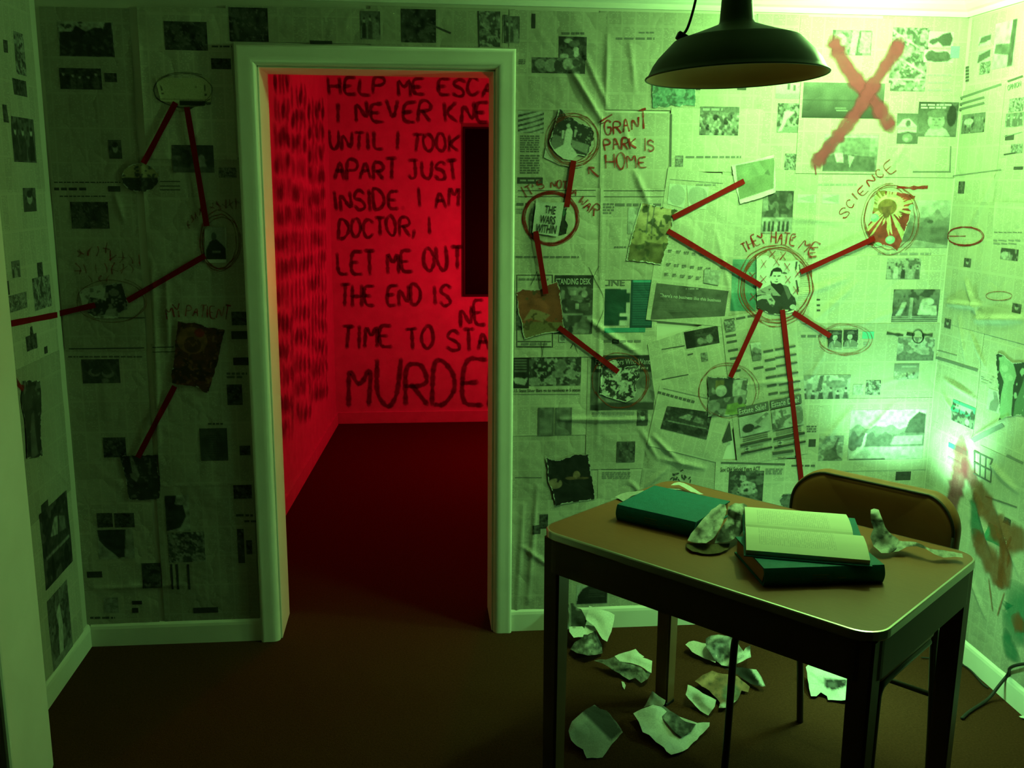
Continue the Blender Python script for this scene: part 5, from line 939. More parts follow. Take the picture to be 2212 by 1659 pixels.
# ------------------------------------------------------------------ red tape between the clippings
tape([(BACK, (1238, 347), (1223, 447))], 'red tape from the white figures clipping down to the ringed card')
tape([(BACK, (1156, 499), (1178, 634))], 'red tape from the ringed card down to the brown clipping')
tape([(BACK, (1206, 706), (1334, 802))], 'red tape from the brown clipping to the investor advertisement')
tape([(BACK, (1451, 470), (1605, 391))], 'red tape from the sepia landscape up to the white bordered print')
tape([(BACK, (1440, 498), (1642, 617))], 'red tape from the sepia landscape down to the portrait')
tape([(BACK, (1726, 587), (1886, 514))], 'red tape from the portrait up to the red science picture')
tape([(BACK, (1641, 668), (1575, 813))], 'red tape from the portrait down left to the olive figures clipping')
tape([(BACK, (1687, 668), (1731, 1062))], 'longest red tape, running from the portrait down behind the chair')
tape([(BACK, (1711, 674), (1791, 725))], 'short red tape from the portrait to the officer portraits')
tape([(BACK, (381, 222), (312, 353))], 'red tape from the pale machine clipping down left to the oval clipping')
tape([(BACK, (405, 232), (448, 488))], 'red tape from the pale machine clipping down to the snapshot')
tape([(BACK, (444, 552), (277, 649))], 'red tape from the snapshot to the torn group photo')
tape([(BACK, (208, 658), (123, 678)), (LEFT, (118, 680), (19, 699))], 'red tape from the torn group photo round the corner onto the left wall')
tape([(BACK, (379, 833), (299, 987))], 'red tape from the dark virus clipping down to the lowest left clipping')

# ------------------------------------------------------------------ black lettering in the red room
def graf(lines, label, wd=.026, seed=1, wall=FAR):
    rg = RG(seed); S_ = []
    for (t, x0, y0, x1, y1, h, sl) in lines: S_ += line_strokes(t, x0, y0, x1, y1, h, rg, sl, .5, .1)
    return strokes('painted_lettering', wall, S_, wd, M['blackspray'], label, 'lettering', .0015, .55, 'black writing on the red room walls', seed, .012, .3, .66)
graf([('HELP ME ESCAPE', 712, 204, 1128, 208, 36, 0)], 'black painted line HELP ME ESCA cut off by the door head', 0.0192, 1)
graf([('I NEVER KNEW', 726, 262, 1088, 264, 42, 0)], 'black painted line I NEVER KNE, second from the top', 0.0192, 2)
graf([('UNTIL I TOOK', 712, 322, 990, 326, 38, 0)], 'black painted line UNTIL I TOOK left of the black panel', 0.0185, 3)
graf([('APART JUST', 722, 388, 990, 386, 40, 0)], 'black painted line APART JUST left of the black panel', 0.0192, 4)
graf([('INSIDE. I AM', 722, 456, 990, 446, 42, 0)], 'black painted line INSIDE. I AM left of the black panel', 0.0192, 5)
graf([('DOCTOR, I', 732, 516, 934, 504, 40, 0)], 'black painted line DOCTOR, I left of the black panel', 0.0192, 6)
graf([('LET ME OUT', 730, 594, 998, 584, 48, 0)], 'black painted line LET ME OUT left of the black panel', 0.0200, 7)
graf([('THE END IS', 734, 664, 972, 658, 44, 0)], 'black painted line THE END IS beside the lower end of the panel', 0.0200, 8)
graf([('NEAR', 996, 706, 1108, 704, 50, 0)], 'black painted word NE, under the black panel', 0.0200, 9)
graf([('TIME TO START', 738, 750, 1122, 758, 46, 0)], 'black painted line TIME TO STA, above the largest word', 0.0200, 10)
graf([('MURDER', 752, 872, 1104, 880, 96, 0)], 'black painted word MURDE in the largest letters at the bottom', 0.0266, 11)
rg = RG(77); S_ = []
for k, y in enumerate(range(205, 900, 52)):
    for (xa, xb, w_) in ((590, 625, 4), (628, 662, 4), (664, 700, 5)):
        yy = y+(y-485)*.12*(645-(xa+xb)/2)/40
        if yy > 1080-(xa-600)*1.75-90: continue
        S_ += scribble(xa, yy+rg.rand()*8, xb, yy+rg.rand()*8, w_, 40, rg)
strokes('painted_lettering', FARL, S_, .055, M['blackspray'], 'rows of black writing on the side wall of the red room, too slanted to read', 'lettering', .0015, .5, 'black writing on the red room walls', 32, .012, .3, .42)

# ------------------------------------------------------------------ black panel in the red room
t = empty('black_wall_panel', (0.59, 3.30, 0.893)); tag(t, 'tall black panel hanging on the red room wall amid black writing', 'panel')
box('frame', (-0.262, -0.030, 0.0), (0.262, -0.001, 1.13), M['black'], t, 0.004)
box('face', (-0.246, -0.034, 0.014), (0.246, -0.028, 1.116), M['gloss'], t, 0.002)

# ------------------------------------------------------------------ hanging barn lamp
lc = CAM+ray(1590, 166)*((-1.20-CAM[1])/ray(1590, 166)[1])
LR = 196.0/FPX*float(np.linalg.norm(lc-CAM))*.905
lt = empty('hanging_barn_lamp', tuple(lc)); lt.rotation_euler = (math.radians(-2.2), math.radians(-1.6), 0); tag(lt, 'dark green metal barn lamp with wide shade hanging near the red cross', 'lamp')
s = LR/0.2
outer = [(.2035, -.001), (.2045, .001), (.2035, .0035), (.200, .005), (.196, .012), (.188, .028), (.176, .044), (.160, .060), (.150, .070), (.1425, .0775), (.1405, .0792), (.137, .0805), (.100, .0925), (.070, .103), (.046, .112), (.0405, .115), (.0385, .120), (.037, .135), (.0345, .165), (.032, .195), (.024, .203), (.006, .205)]
lathe('shade', [(r*s, z*s) for r, z in outer], M['enamel'], lt, 96)
inner = [(.2030, -.001), (.1985, .004), (.194, .012), (.186, .0265), (.174, .0425), (.158, .0575), (.144, .0665), (.129, .0745), (.098, .089), (.068, .1015), (.036, .111), (.034, .13), (.0, .131)]
lathe('shade_lining', [(r*s, z*s) for r, z in inner], M['inner'], lt, 96)
lathe('rim', [((.2035+.0022*math.cos(a))*s, (.0010+.0022*math.sin(a))*s) for a in np.linspace(0, 2*math.pi, 9)], M['enamel'], lt, 96)
lathe('bulb_holder', [(.0, .085*s), (.016*s, .085*s), (.018*s, .095*s), (.018*s, .128*s), (0, .128*s)], M['black'], lt, 24)
zc = ZC-lc[2]-.004
tube('hanging_rod', [(0, 0, .2*s), (0, 0, zc)], .009, M['enamel'], lt, 14)
lathe('ceiling_canopy', [(0, zc-.03), (.035, zc-.028), (.05, zc-.012), (.055, zc)], M['enamel'], lt, 32)
a0 = math.radians(182); pr_ = np.array((math.cos(a0), math.sin(a0)))
kx, ky = pr_*.128*s
bm = bmesh.new(); box_bm(bm, (-.011, -.008, -.006), (.013, .008, .012), .003)
o = from_bm('cord_clip', bm, M['black'], lt); o.location = (kx, ky, .083*s); o.rotation_euler = (0, math.radians(-28), a0)
tube('cord', smoothpath([(kx, ky, .090*s), (kx+.012, ky+.004, .100*s), (kx+.022, ky+.006, .125*s), (kx+.034, ky+.01, .165*s), (kx+.045, ky+.012, .22*s), (kx+.09, ky+.02, .30*s), (0.02, .01, zc-.02)]), .0032, M['black'], lt, 8)

# ------------------------------------------------------------------ desk table
TD = np.array([0.661, -0.750]); TN = np.array([0.750, 0.661]); TC = np.array([0.872, -1.072]); TH = 0.745
tb = empty('desk_table', (TC[0], TC[1], 0), math.atan2(TD[1], TD[0])); tag(tb, 'brown topped steel table with bright front edge, books and paper on it', 'table')
TL, TW = 0.94, 0.635
def rrect(l, w, r, n=8):
    P = []
    for cx, cy, a in ((l/2-r, w/2-r, 0), (-l/2+r, w/2-r, 90), (-l/2+r, -w/2+r, 180), (l/2-r, -w/2+r, 270)):
        for k in range(n+1):
            b = math.radians(a+90*k/n); P.append((cx+r*math.cos(b), cy+r*math.sin(b)))
    return P
def slab(name, rings, m, parent, cap=True, smooth=False):
    n = len(rings[0][0]); V = []; F = []
    for P, z in rings: V += [(x, y, z) for x, y in P]
    for i in range(len(rings)-1):
        for k in range(n): F.append((i*n+k, i*n+(k+1) % n, (i+1)*n+(k+1) % n, (i+1)*n+k))
    if cap: F += [tuple(range(n))[::-1], tuple(range((len(rings)-1)*n, len(rings)*n))]
    else:
        for k in range(n): F.append(((len(rings)-1)*n+k, (len(rings)-1)*n+(k+1) % n, (k+1) % n, k))
    return mesh(name, V, F, m, parent, smooth)
r0 = rrect(TL, TW, .062); ri = rrect(TL-.008, TW-.008, .058); rx = rrect(TL+.004, TW+.004, .064)
slab('tabletop', [(ri, TH-.024), (ri, TH)], M['top'], tb)
slab('metal_edge_band', [(r0, TH-.022), (rx, TH-.019), (rx, TH-.003), (r0, TH-.0002), (ri, TH+.0006), (ri, TH-.022)], M['edge'], tb, cap=False)
ra = rrect(TL-.014, TW-.014, .052); rb = rrect(TL-.034, TW-.034, .046)
slab('apron', [(ra, TH-.118), (ra, TH-.022), (rb, TH-.022), (rb, TH-.118)], M['tmetal'], tb, cap=False)
for sx in (-1, 1):
    for sy in (-1, 1):
        px_, py_ = sx*(TL/2-.038), sy*(TW/2-.038); V = []
        for z, h in ((TH-.024, .0275), (0.02, .024), (0.0, .022)):
            V += [(px_-h, py_-h, z), (px_+h, py_-h, z), (px_+h, py_+h, z), (px_-h, py_+h, z)]
        bm = bmesh.new(); vs = [bm.verts.new(v) for v in V]
        for i in range(2):
            for k in range(4): bm.faces.new((vs[i*4+k], vs[(i+1)*4+k], vs[(i+1)*4+(k+1) % 4], vs[i*4+(k+1) % 4]))
        bm.faces.new(vs[0:4]); bm.faces.new(vs[8:12][::-1]); bmesh.ops.recalc_face_normals(bm, faces=bm.faces[:])
        bmesh.ops.bevel(bm, geom=[e for e in bm.edges if abs((e.verts[0].co-e.verts[1].co).z) > .01], offset=.006, segments=3, affect='EDGES')
        lg = from_bm('leg', bm, M['tmetal'], tb)
        box('foot_cap', (px_-.024, py_-.024, 0.0), (px_+.024, py_+.024, .012), M['black'], lg, .003)

# ------------------------------------------------------------------ padded chair tucked in behind the table
CC = np.array([1.285, -0.905])
ch = empty('padded_chair', (CC[0], CC[1], 0), math.atan2(TD[1], TD[0])); tag(ch, 'brown vinyl padded chair with dark steel legs behind the table', 'chair')
BW, BH, BZ = 0.475, 0.30, 0.690     # backrest width, height, centre height
def backrest():
    def out(k, w, h, r):
        P = rrect(w*k, h*k, min(r*k, h*k*.49), 10); return P
    bend = lambda x, z: -.040*(x/(BW/2))**2 - (z-BZ)*(-.10)
    V = []; F = []; n = None
    for k, f in ((.01, -.024), (.14, -.024), (.28, -.0238), (.42, -.0234), (.56, -.0228), (.68, -.022), (.8, -.0205), (.89, -.018), (.96, -.014), (1.0, -.004), (1.005, .018), (1.0, .030), (.96, .038), (.8, .042), (.6, .0425), (.4, .043), (.2, .043), (.01, .043)):
        P = out(k, BW, BH, .085); n = len(P)
        for x, z in P:
            zz = BZ+z+.012*(1-(x/(BW/2))**2)*(max(z, 0)/(BH/2))**2; V.append((x, f+bend(x, zz), zz))
    R = len(V)//n
    for i in range(R-1):
        for j in range(n): F.append((i*n+j, (i+1)*n+j, (i+1)*n+(j+1) % n, i*n+(j+1) % n))
    F += [tuple(range(n)), tuple(range((R-1)*n, R*n))[::-1]]
    o = mesh('backrest', V, F, M['vinyl'], ch, True)
    P = out(.972, BW, BH, .085); pts = []
    for x, z in P+[P[0]]:
        zz = BZ+z+.012*(1-(x/(BW/2))**2)*(max(z, 0)/(BH/2))**2; pts.append((x, -.0125+bend(x, zz), zz))
    tube('piping', pts, .0042, M['piping'], o, 8)
    return o
backrest()
bm = bmesh.new(); box_bm(bm, (-.215, -.41, .463), (.215, -.045, .505), .020, 4); st = from_bm('seat', bm, M['vinyl'], ch, True)
for sx in (-1, 1):
    x = sx*.200
    tube('leg', smoothpath([(x, -.405, .0), (x, -.395, .20), (x, -.39, .40), (x, -.385, .445), (x, -.33, .452), (x, -.06, .452)], 3), .0105, M['tube'], ch, 12)
    tube('leg', smoothpath([(x, .055, .0), (x, .030, .20), (x, -.01, .40), (x, -.012, .47), (x*.92, .012, .54), (x*.88, .018, .60), (x*.88, .022, .70)], 3), .0105, M['tube'], ch, 12)
tube('stretcher', [(-.2, .022, .26), (.2, .022, .26)], .008, M['tube'], ch, 10)

# ------------------------------------------------------------------ books
def closed_book(name, loc, rz, L, Wd, T, label):
    b = empty(name, loc, rz); tag(b, label, 'book'); h = .0032
    n = 9; prof = [(Wd/2, 0), (-Wd/2+.004, 0)]+[(-Wd/2+.004-.008*math.sin(math.pi*k/n), T*k/n) for k in range(1, n)]+[(-Wd/2+.004, T), (Wd/2, T), (Wd/2, T-h), (-Wd/2+.012, T-h)]+[(-Wd/2+.009-.008*math.sin(math.pi*k/n), T-h-(T-2*h)*k/n) for k in range(1, n)]+[(-Wd/2+.012, h), (Wd/2, h)]
    V = [(sx*L/2, y, z) for sx in (-1, 1) for y, z in prof]; m_ = len(prof)
    bm = bmesh.new(); vs = [bm.verts.new(v) for v in V]
    for i in range(m_): bm.faces.new((vs[i], vs[(i+1) % m_], vs[m_+(i+1) % m_], vs[m_+i]))
    f1 = bm.faces.new(vs[:m_][::-1]); f2 = bm.faces.new(vs[m_:]); bmesh.ops.triangulate(bm, faces=[f1, f2]); bmesh.ops.recalc_face_normals(bm, faces=bm.faces[:])
    from_bm('cover', bm, M['cloth'], b)
    box('page_block', (-L/2+.004, -Wd/2+.006, h), (L/2-.004, Wd/2-.005, T-h), M['oldpages'], b, .0008)
    bm = bmesh.new(); rg = RG(int(L*1000))
    for (xa, xb, zz) in ((-.03, .01, .3), (-.03, .004, .44), (-.03, .008, .58), (.03, .05, .4), (-.085, -.06, .4)):
        box_bm(bm, (xa, -Wd/2-.0050, T*zz), (xb, -Wd/2-.0030, T*zz+.0022))
    from_bm('spine_stamp', bm, M['gold'], b)
    return b
closed_book('green_book', (.711, -.879, TH+.0008), math.atan2(-.158, .178), .238, .222, .044, 'closed green clothbound book lying alone at the left of the table')
closed_book('green_book', (.943, -1.258, TH+.0008), math.radians(0.0), .291, .212, .044, 'closed green clothbound book lying beneath the open book')
def make_page():
    m, nt, b = mat('printed_book_page', .7, .2)
    uv = nd(nt, 'ShaderNodeUVMap'); sp = nd(nt, 'ShaderNodeSeparateXYZ'); nt.links.new(uv.outputs[0], sp.inputs[0]); X, Y = sp.outputs[0], sp.outputs[1]
    ln = mth(nt, 'GREATER_THAN', mth(nt, 'FRACT', mth(nt, 'DIVIDE', X, .0048)), .5)
    ins = mth(nt, 'MULTIPLY', mth(nt, 'MULTIPLY', mth(nt, 'GREATER_THAN', X, .03), mth(nt, 'LESS_THAN', X, .21)), mth(nt, 'MULTIPLY', mth(nt, 'GREATER_THAN', Y, .022), mth(nt, 'LESS_THAN', Y, .135)))
    cb = nd(nt, 'ShaderNodeCombineXYZ'); nt.links.new(mth(nt, 'FLOOR', mth(nt, 'DIVIDE', X, .0048)), cb.inputs[0]); nt.links.new(mth(nt, 'FLOOR', mth(nt, 'DIVIDE', Y, .006)), cb.inputs[1])
    wn = nd(nt, 'ShaderNodeTexWhiteNoise', noise_dimensions='2D'); nt.links.new(cb.outputs[0], wn.inputs['Vector'])
    t_ = mth(nt, 'MULTIPLY', mth(nt, 'MULTIPLY', ln, ins), mth(nt, 'GREATER_THAN', wn.outputs[0], .2))
    nt.links.new(mixc(nt, mth(nt, 'MULTIPLY', t_, .22), (.88, .85, .70), (.16, .16, .13)), b.inputs['Base Color'])
    return m
M['page'] = make_page()
ob = empty('open_book', (.966, -1.168, TH+.0455), math.atan2(-.31, .95)); tag(ob, 'open book with cream printed pages, resting on a closed green book', 'book')
bm = bmesh.new(); box_bm(bm, (-.146, -.172, 0), (.146, -.008, .003), .001); box_bm(bm, (-.146, .008, 0), (.146, .172, .003), .001); box_bm(bm, (-.146, -.010, -.0002), (.146, .010, .002))
from_bm('cover', bm, M['cloth'], ob)
def stack(sg, x0, x1, hh):
    N = 14; ys = [.002+.162*(k/N) for k in range(N+1)]; top_ = [.006+(hh-.006)*(1-math.exp(-y/.014))-(hh-.011)*max(0, (y-.085)/.08)**1.6 for y in ys]
    prof = [(sg*y, z) for y, z in zip(ys, top_)]; V = []; UV = []
    for x in (x0, x1):
        for (y, z) in prof: V.append((x, y, .003+z)); UV.append((x-x0, abs(y)))
        for (y, z) in prof: V.append((x, y, .0032)); UV.append((9, 9))
    n = N+1; F = []; MI = []
    for i in range(N):
        F.append((i, i+1, 2*n+i+1, 2*n+i)); MI.append(1)
        F.append((n+i, 3*n+i, 3*n+i+1, n+i+1)); MI.append(0)
        F.append((i, n+i, n+i+1, i+1)); MI.append(0); F.append((2*n+i, 2*n+i+1, 3*n+i+1, 3*n+i)); MI.append(0)
    F.append((N, n+N, 3*n+N, 2*n+N)); MI.append(0)
    return mesh('page_block', V, F, [M['pages'], M['page']], ob, False, MI, uv=UV)
stack(-1, -.141, .141, .024); stack(1, -.141, .122, .019)

# ------------------------------------------------------------------ crumpled newspaper on the table and the floor
def crumple(label, z0, lobes, seed=0, group=None, step=7.0, name='crumpled_paper'):
    """lobes: (outline [(px, py, height)], paint ops, fold size); every outline point is a real point at that height"""
    V = []; F = []; INK = []; nv = 0
    for li, (pts, ops, fold) in enumerate(lobes):
        A = np.array(pts, float); rg = RG(seed*13+li)
        P = torn([tuple(p[:2]) for p in pts], 1.1, 9.0, seed+li)
        step_ = step*.5; Q, G = clipgrid(P, step_)
        d2 = ((Q[:, None, :]-A[None, :, :2])**2).sum(2)+4; w = 1/(d2+250)**1.6; H = (w*A[None, :, 2]).sum(1)/w.sum(1)
        lo, hi = Q.min(0), Q.max(0); sz = max(hi-lo)
        f = np.zeros(len(Q))
        for k in range(7):
            a = rg.rand()*6.28; c = lo+(hi-lo)*(.2+.6*rg.rand(2)); f += np.abs((Q-c)@np.array((math.cos(a), math.sin(a))))/sz*(1 if k % 2 else -1)
        f = f-f.min(); f /= max(f.max(), 1e-6); f2 = np.abs(2*vn(Q[:, 0]/28, Q[:, 1]/22, seed+li)-1)
        H = H+fold*(f*1.15+f2*.10)
        U = (Q[:, 0]-lo[0])/(hi[0]-lo[0]); Vv = 1-(Q[:, 1]-lo[1])/(hi[1]-lo[1])
        C = paint_aa((K[ops] if isinstance(ops, str) else ops), U, Vv, seed*3+li, (hi[0]-lo[0])/(hi[1]-lo[1]), step/(hi[0]-lo[0]), step/(hi[1]-lo[1]))
        V.append(np.array([atz(q[0], q[1], z0+.0015+.0012*li+h) for q, h in zip(Q, H)])); F += [tuple(i+nv for i in g) for g in G]; INK.append(C); nv += len(Q)
    o = mesh(name, np.concatenate(V), F, M['loose'], None, True, None, np.concatenate(INK))
    tag(o, label, 'paper', group); return o
def R7(*p): return [(x*.36709+1320, y*.36713+980, h) for x, y, h in p]
def R8(*p): return [(x*.28874+1160, y*.28873+1180, h) for x, y, h in p]
def R9(*p): return [(x*.24652+1680, y*.24653+1250, h) for x, y, h in p]
NEWS = [('f', .56), ('n', 6, .15), ('lines', .15, .15, .85, .85, 9, .40)]
BLANK = [('f', .74), ('n', 5, .10)]
g_t = 'crumpled newspaper on the table'; g_f = 'crumpled newspaper on the floor'
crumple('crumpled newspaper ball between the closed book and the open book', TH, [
 (R7((450, 510, .0), (470, 470, .02), (520, 410, .035), (590, 330, .05), (640, 295, .055), (672, 300, .055), (680, 330, .05), (665, 380, .04), (640, 440, .03), (600, 500, .012), (560, 526, .004), (500, 524, .0)), [('f', .66), ('b', 6, .55, .34), ('b', 12, .66, .12), ('p', [(0, 0), (.5, .6), (.9, 1), (.6, 1), (0, .3)], .74), ('lines', .35, .2, .8, .6, 7, .4), ('n', 9, .2)], .014),
 (R7((690, 312, .05), (730, 290, .055), (780, 292, .05), (800, 305, .045), (796, 380, .03), (785, 440, .015), (760, 480, .006), (700, 515, .0), (610, 528, .0), (640, 450, .015), (680, 390, .03)), [('f', .52), ('b', 5, .5, .14), ('e', .72, .7, .24, .28, .72), ('e', .7, .66, .1, .12, .2), ('b', 8, .62, .05), ('p', [(.1, .0), (.3, .3), (.5, .5), (.4, .1)], .06)], .016),
 (R7((442, 530, .002), (500, 528, .004), (600, 532, .006), (700, 526, .004), (690, 560, .0), (640, 584, .0), (560, 590, .0), (480, 575, .0), (445, 552, .0)), [('f', (.14, .09, .04)), ('n', 5, .3), ('b', 6, .6, (.08, .05, .02))], .003)], 3, g_t, 6)  # curled underside: its shade is put into the dark brown colour
crumple('crumpled newspaper with a raised curl at the right end of the table', TH, [
 (R7((1528, 330, .085), (1548, 322, .088), (1575, 330, .085), (1590, 370, .07), (1612, 430, .05), (1650, 475, .03), (1692, 505, .012), (1684, 555, .004), (1640, 585, .0), (1590, 585, .0), (1545, 545, .008), (1525, 490, .02), (1545, 440, .035), (1530, 400, .055)), [('f', .56), ('b', 5, .5, .22), ('b', 11, .62, .08), ('r', 0, .75, .5, 1, .72), ('p', [(.1, .0), (.35, .3), (.9, .35), (.6, .0)], .66), ('n', 9, .2)], .010),
 (R7((1690, 510, .016), (1740, 516, .026), (1792, 520, .032), (1830, 535, .03), (1880, 560, .022), (1920, 565, .018), (1990, 575, .014), (2066, 588, .012), (2072, 612, .004), (2020, 606, .002), (1960, 612, .0), (1900, 590, .008), (1850, 560, .018), (1800, 545, .022), (1740, 548, .014), (1690, 575, .003), (1650, 580, .0)), [('f', .60), ('b', 7, .6, .3), ('p', [(.2, .55), (.4, .95), (.5, .6), (.42, .3)], .06), ('n', 9, .3)], .006)], 5, g_t, 6)
crumple('folded newspaper strip lying behind the closed green book', TH, [
 (R7((22, 254, .0), (60, 236, .003), (120, 224, .006), (192, 214, .006), (186, 232, .003), (130, 244, .002), (95, 268, .0), (70, 280, .0)), NEWS, .004),
 (R7((300, 208, .0), (350, 200, .002), (410, 206, .002), (420, 214, .0), (330, 214, .0)), NEWS, .002)], 7, g_t, 5)
crumple('curled pale newspaper strip near the back edge of the table', TH, [
 (R7((350, 186, .014), (372, 172, .018), (400, 166, .020), (432, 174, .018), (460, 188, .014), (500, 212, .008), (545, 238, .0), (520, 240, .0), (470, 224, .002), (430, 200, .006), (400, 184, .010), (370, 186, .010)), BLANK, .003)], 8, g_t, 5)
crumple('crumpled newspaper standing against the table leg, dark below and blank at right', 0, [
 (R8((240, 420, .10), (262, 414, .105), (300, 460, .09), (330, 470, .09), (372, 560, .06), (352, 620, .045), (320, 630, .04), (282, 660, .03), (260, 670, .03), (240, 620, .04)), [('f', .03), ('b', 6, .6, .1), ('r', .0, .0, .06, 1, .6), ('p', [(.2, 1), (.6, .7), (.5, .9)], .3)], .014),
 (R8((390, 445, .10), (440, 462, .10), (482, 474, .10), (540, 490, .095), (580, 512, .09), (570, 580, .07), (556, 640, .05), (525, 714, .025), (490, 695, .03), (455, 640, .045), (430, 600, .055), (366, 548, .075)), BLANK, .012),
 (R8((330, 600, .05), (380, 588, .055), (450, 600, .055), (440, 640, .04), (400, 650, .035), (340, 680, .03), (275, 684, .03), (242, 640, .04), (240, 600, .05), (280, 630, .045)), BLANK, .010),
 (R8((250, 770, .0), (280, 720, .015), (350, 660, .035), (390, 662, .035), (440, 628, .045), (462, 690, .03), (485, 740, .015), (490, 800, .0), (440, 812, .0), (380, 818, .0), (300, 800, .0)), [('f', .05), ('b', 9, .55, .16), ('b', 16, .68, .34), ('p', [(.5, .4), (.62, .62), (.7, .6), (.56, .36)], .5)], .02)], 11, g_f, 7)
crumple('torn newspaper with blank top and dark printed lower half, left on the floor', 0, [
 (R8((580, 822, .05), (650, 795, .055), (738, 768, .06), (765, 800, .055), (802, 826, .05), (790, 832, .05), (862, 858, .045), (856, 948, .025), (800, 912, .03), (740, 885, .035), (660, 868, .04), (615, 860, .045)), BLANK, .010),
 (R8((425, 856, .02), (470, 846, .025), (515, 848, .03), (585, 822, .048), (620, 862, .04), (680, 872, .035), (760, 896, .03), (852, 948, .022), (830, 990, .01), (780, 1024, .0), (735, 985, .006), (690, 1000, .0), (640, 970, .006), (560, 920, .012), (500, 880, .018)), [('f', .17), ('b', 9, .5, .08), ('b', 18, .6, .34), ('n', 18, .4)], .012),
 (R8((632, 1010, .0), (650, 1015, .004), (664, 1040, .004), (655, 1072, .0), (640, 1050, .0)), BLANK, .002)], 12, g_f, 7)
crumple('crumpled newspaper with striped folds nearest the wall under the table', 0, [
 (R8((1262, 690, .06), (1300, 668, .065), (1360, 660, .065), (1450, 674, .06), (1500, 720, .05), (1545, 785, .035), (1560, 760, .045), (1596, 740, .045), (1602, 830, .02), (1540, 860, .012), (1440, 902, .0), (1380, 890, .0), (1330, 850, .015), (1270, 760, .04)), [('f', .10), ('b', 6, .5, .04), ('b', 9, .55, .28), ('p', [(.2, .0), (.8, .5), (.9, .42), (.3, -.1)], .62), ('p', [(.55, .0), (1, .55), (1, .35), (.7, .0)], .6), ('p', [(.62, .9), (.9, .4), (.95, .45), (.68, .98)], .5), ('p', [(.05, .9), (.4, 1), (.35, .9)], .5)], .02),
 (R8((1110, 736, .02), (1135, 715, .03), (1172, 706, .035), (1265, 728, .04), (1340, 760, .04), (1345, 820, .02), (1335, 872, .0), (1290, 852, .0), (1220, 822, .0), (1160, 790, .004)), BLANK, .010)], 13, g_f, 7)
crumple('crumpled newspaper with brownish picture under the middle of the table', 0, [
 (R8((1180, 1010, .02), (1240, 962, .03), (1310, 930, .035), (1390, 955, .035), (1500, 972, .03), (1592, 1050, .015), (1580, 1092, .004), (1530, 1080, .004), (1500, 1150, .0), (1430, 1205, .0), (1360, 1210, .0), (1370, 1170, .004), (1290, 1080, .012)), [('f', (.24, .13, .075)), ('n', 5, .3), ('p', [(.0, .6), (.3, .95), (.42, .9), (.25, .6)], (.42, .24, .15)), ('e', .66, .38, .17, .26, (.10, .11, .08)), ('e', .66, .38, .10, .17, (.16, .17, .12)), ('p', [(.4, .0), (.5, .12), (.76, .18), (.6, .0)], .5), ('b', 12, .64, (.10, .07, .04))], .012),
 (R8((1112, 1110, .03), (1128, 1036, .045), (1150, 1042, .045), (1240, 1100, .04), (1340, 1150, .03), (1330, 1200, .015), (1282, 1266, .0), (1220, 1230, .0), (1160, 1165, .012)), [('f', .56), ('n', 6, .1), ('r', .08, .62, .4, .66, .3), ('r', .2, .5, .42, .53, .3)], .006)], 14, g_f, 7)
crumple('dark sheet of newspaper with a pale edge behind the thin chair leg', 0, [
 (R8((1400, 915, .03), (1500, 905, .035), (1600, 918, .04), (1640, 922, .042), (1680, 980, .03), (1710, 1046, .01), (1690, 1050, .008), (1600, 1030, .004), (1500, 960, .01)), [('f', .02), ('p', [(.62, 1), (.80, 1), (1, .0), (.93, .0)], .5), ('n', 6, .3)], .006)], 15, g_f, 7)
crumple('folded dull newspaper nearest the viewer beside the front table leg', 0, [
 (R8((236, 1380, .02), (262, 1310, .03), (340, 1240, .02), (430, 1185, .006), (470, 1215, .004), (522, 1230, .004), (590, 1310, .004), (642, 1392, .004), (600, 1440, .0), (560, 1480, .0), (520, 1540, .0), (490, 1580, .0), (372, 1586, .0), (345, 1520, .0), (300, 1495, .0), (255, 1450, .006)), [('f', .42), ('n', 4, .2), ('p', [(.15, .95), (.4, .72), (.78, .32), (1, .5), (.7, .95), (.45, 1)], .06), ('p', [(.06, .5), (.4, .72), (.72, .34), (.5, .0), (.2, .0)], .36), ('lines', .12, .1, .6, .5, 8, .30)], .012)], 16, g_f, 8)
crumple('bent newspaper with dark picture framed by a wide blank margin, front floor', 0, [
 (R8((720, 1250, .02), (790, 1215, .028), (870, 1186, .03), (930, 1200, .025), (1000, 1270, .015), (1060, 1330, .008), (1108, 1400, .004), (1200, 1322, .02), (1292, 1318, .025), (1290, 1345, .02), (1240, 1400, .01), (1130, 1512, .0), (1060, 1545, .0), (1004, 1560, .0), (968, 1535, .0), (950, 1505, .0), (890, 1465, .0), (840, 1412, .004), (790, 1390, .008), (760, 1310, .014)), BLANK[:1]+[('n', 4, .15), ('lines', .05, .5, .3, .95, 12, .5)], .010),
 (R8((876, 1200, .032), (940, 1190, .028), (1030, 1250, .02), (1110, 1310, .014), (1190, 1330, .02), (1150, 1390, .010), (1084, 1430, .006), (1010, 1370, .014), (950, 1300, .022)), [('f', .04), ('b', 5, .55, .12), ('e', .3, .62, .1, .12, .34), ('b', 10, .66, .2)], .006)], 17, g_f, 8)
crumple('small upright newspaper scrap behind the bent newspaper', 0, [
 (R8((800, 1205, .004), (830, 1150, .035), (862, 1082, .065), (910, 1120, .055), (962, 1152, .045), (955, 1180, .035), (938, 1200, .028), (880, 1185, .016)), [('f', .34), ('n', 5, .2)], .004)], 18, g_f, 6)
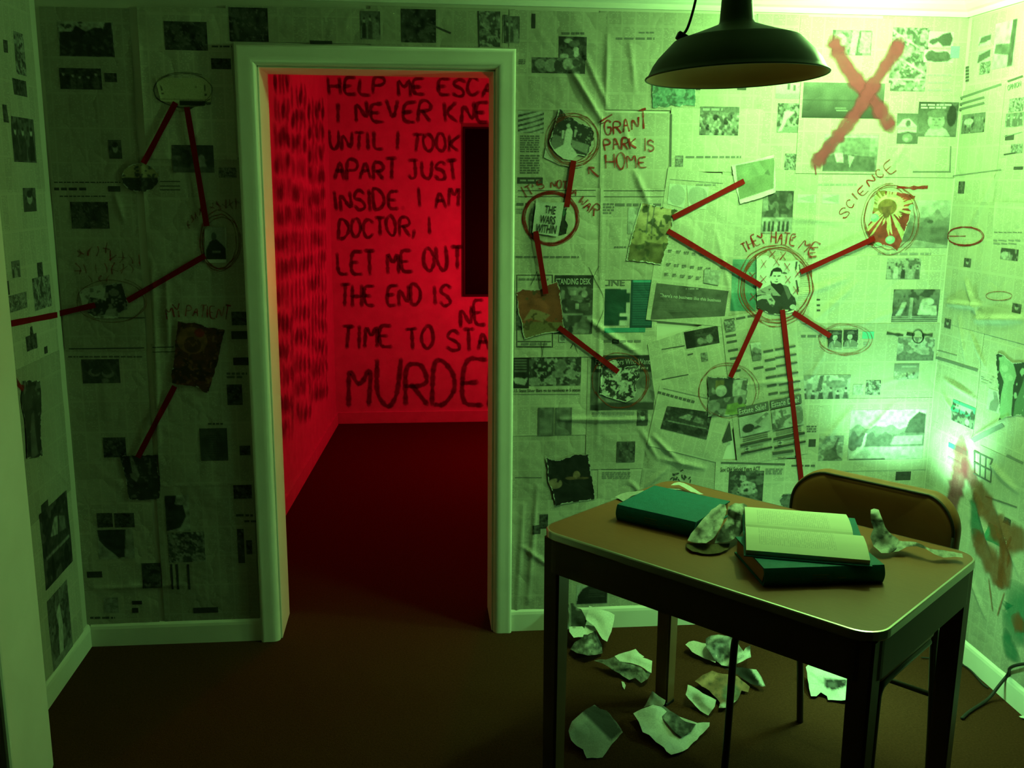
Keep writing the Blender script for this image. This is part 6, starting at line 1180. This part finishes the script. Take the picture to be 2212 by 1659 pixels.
crumple('torn newspaper with blank margin round a black picture, right of the front leg', 0, [
 (R9((246, 775, .04), (270, 750, .045), (330, 775, .045), (440, 818, .04), (530, 850, .035), (600, 870, .03), (690, 890, .025), (684, 960, .015), (672, 1030, .002), (600, 1062, .0), (520, 1066, .0), (440, 1062, .0), (432, 1030, .004), (378, 995, .006), (340, 1030, .0), (292, 1030, .0), (275, 960, .014), (262, 880, .026)), [('f', .60), ('n', 5, .15), ('p', [(.36, .62), (.62, .58), (.82, .58), (.80, .40), (.55, .28), (.38, .36)], .015), ('p', [(.42, .5), (.6, .52), (.62, .36), (.44, .36)], .10), ('p', [(.82, .62), (1, .6), (1, .35), (.84, .3)], .26), ('b', 14, .8, .5)], .012)], 19, g_f, 7)
crumple('tiny paper crumb on the floor behind the table leg', 0, [(R8((1012, 903, .004), (1022, 900, .004), (1030, 911, .0), (1018, 916, .0)), BLANK, .001)], 20, g_f, 4, 'paper_crumb')
crumple('white paper corner on the floor at the right edge of the view', 0, [(R9((2112, 1205, .004), (2150, 1200, .006), (2260, 1210, .006), (2260, 1232, .0), (2130, 1218, .0)), BLANK, .002)], 21, g_f, 5)

# ------------------------------------------------------------------ cords on the floor at the right
def fl(x, y, z=.006): return tuple(atz(x, y, z))
rp = lambda x, y, h: tuple(RIGHT.p3(np.array([RIGHT.px(x, y)[0]]), np.array([RIGHT.px(x, y)[1]]), np.array([h]))[0])
o = tube('power_cord', smoothpath([fl(2078, 1552), fl(2092, 1538), fl(2118, 1522), fl(2138, 1508, .012), tuple(atz(2160, 1478, .055)), tuple(atz(2180, 1455, .09)), rp(2200, 1440, .032), rp(2230, 1432, .026), rp(2300, 1430, .026)]), .0052, M['black'], None, 10)
tag(o, 'black power cord rising from the floor over the right baseboard', 'cord')
o = tube('thin_cable', smoothpath([fl(1990, 1420), fl(2040, 1425), fl(2078, 1434), fl(2100, 1450), fl(2122, 1478), fl(2135, 1486)]), .0028, M['black'], None, 8)
tag(o, 'thin dark cable lying on the floor along the right baseboard', 'cord')

# ------------------------------------------------------------------ set every top-level mesh's origin at the foot of the thing
for o in list(SC.objects):
    if o.type == 'MESH' and o.parent is None and o.get('kind') != 'structure' and not o.children:
        n = len(o.data.vertices); co = np.zeros(n*3, dtype=np.float32); o.data.vertices.foreach_get('co', co); co = co.reshape(-1, 3)
        c = (co.min(0)+co.max(0))/2; c[2] = co[:, 2].min()
        o.data.vertices.foreach_set('co', (co-c).ravel()); o.data.update(); o.location = tuple(float(v) for v in c)
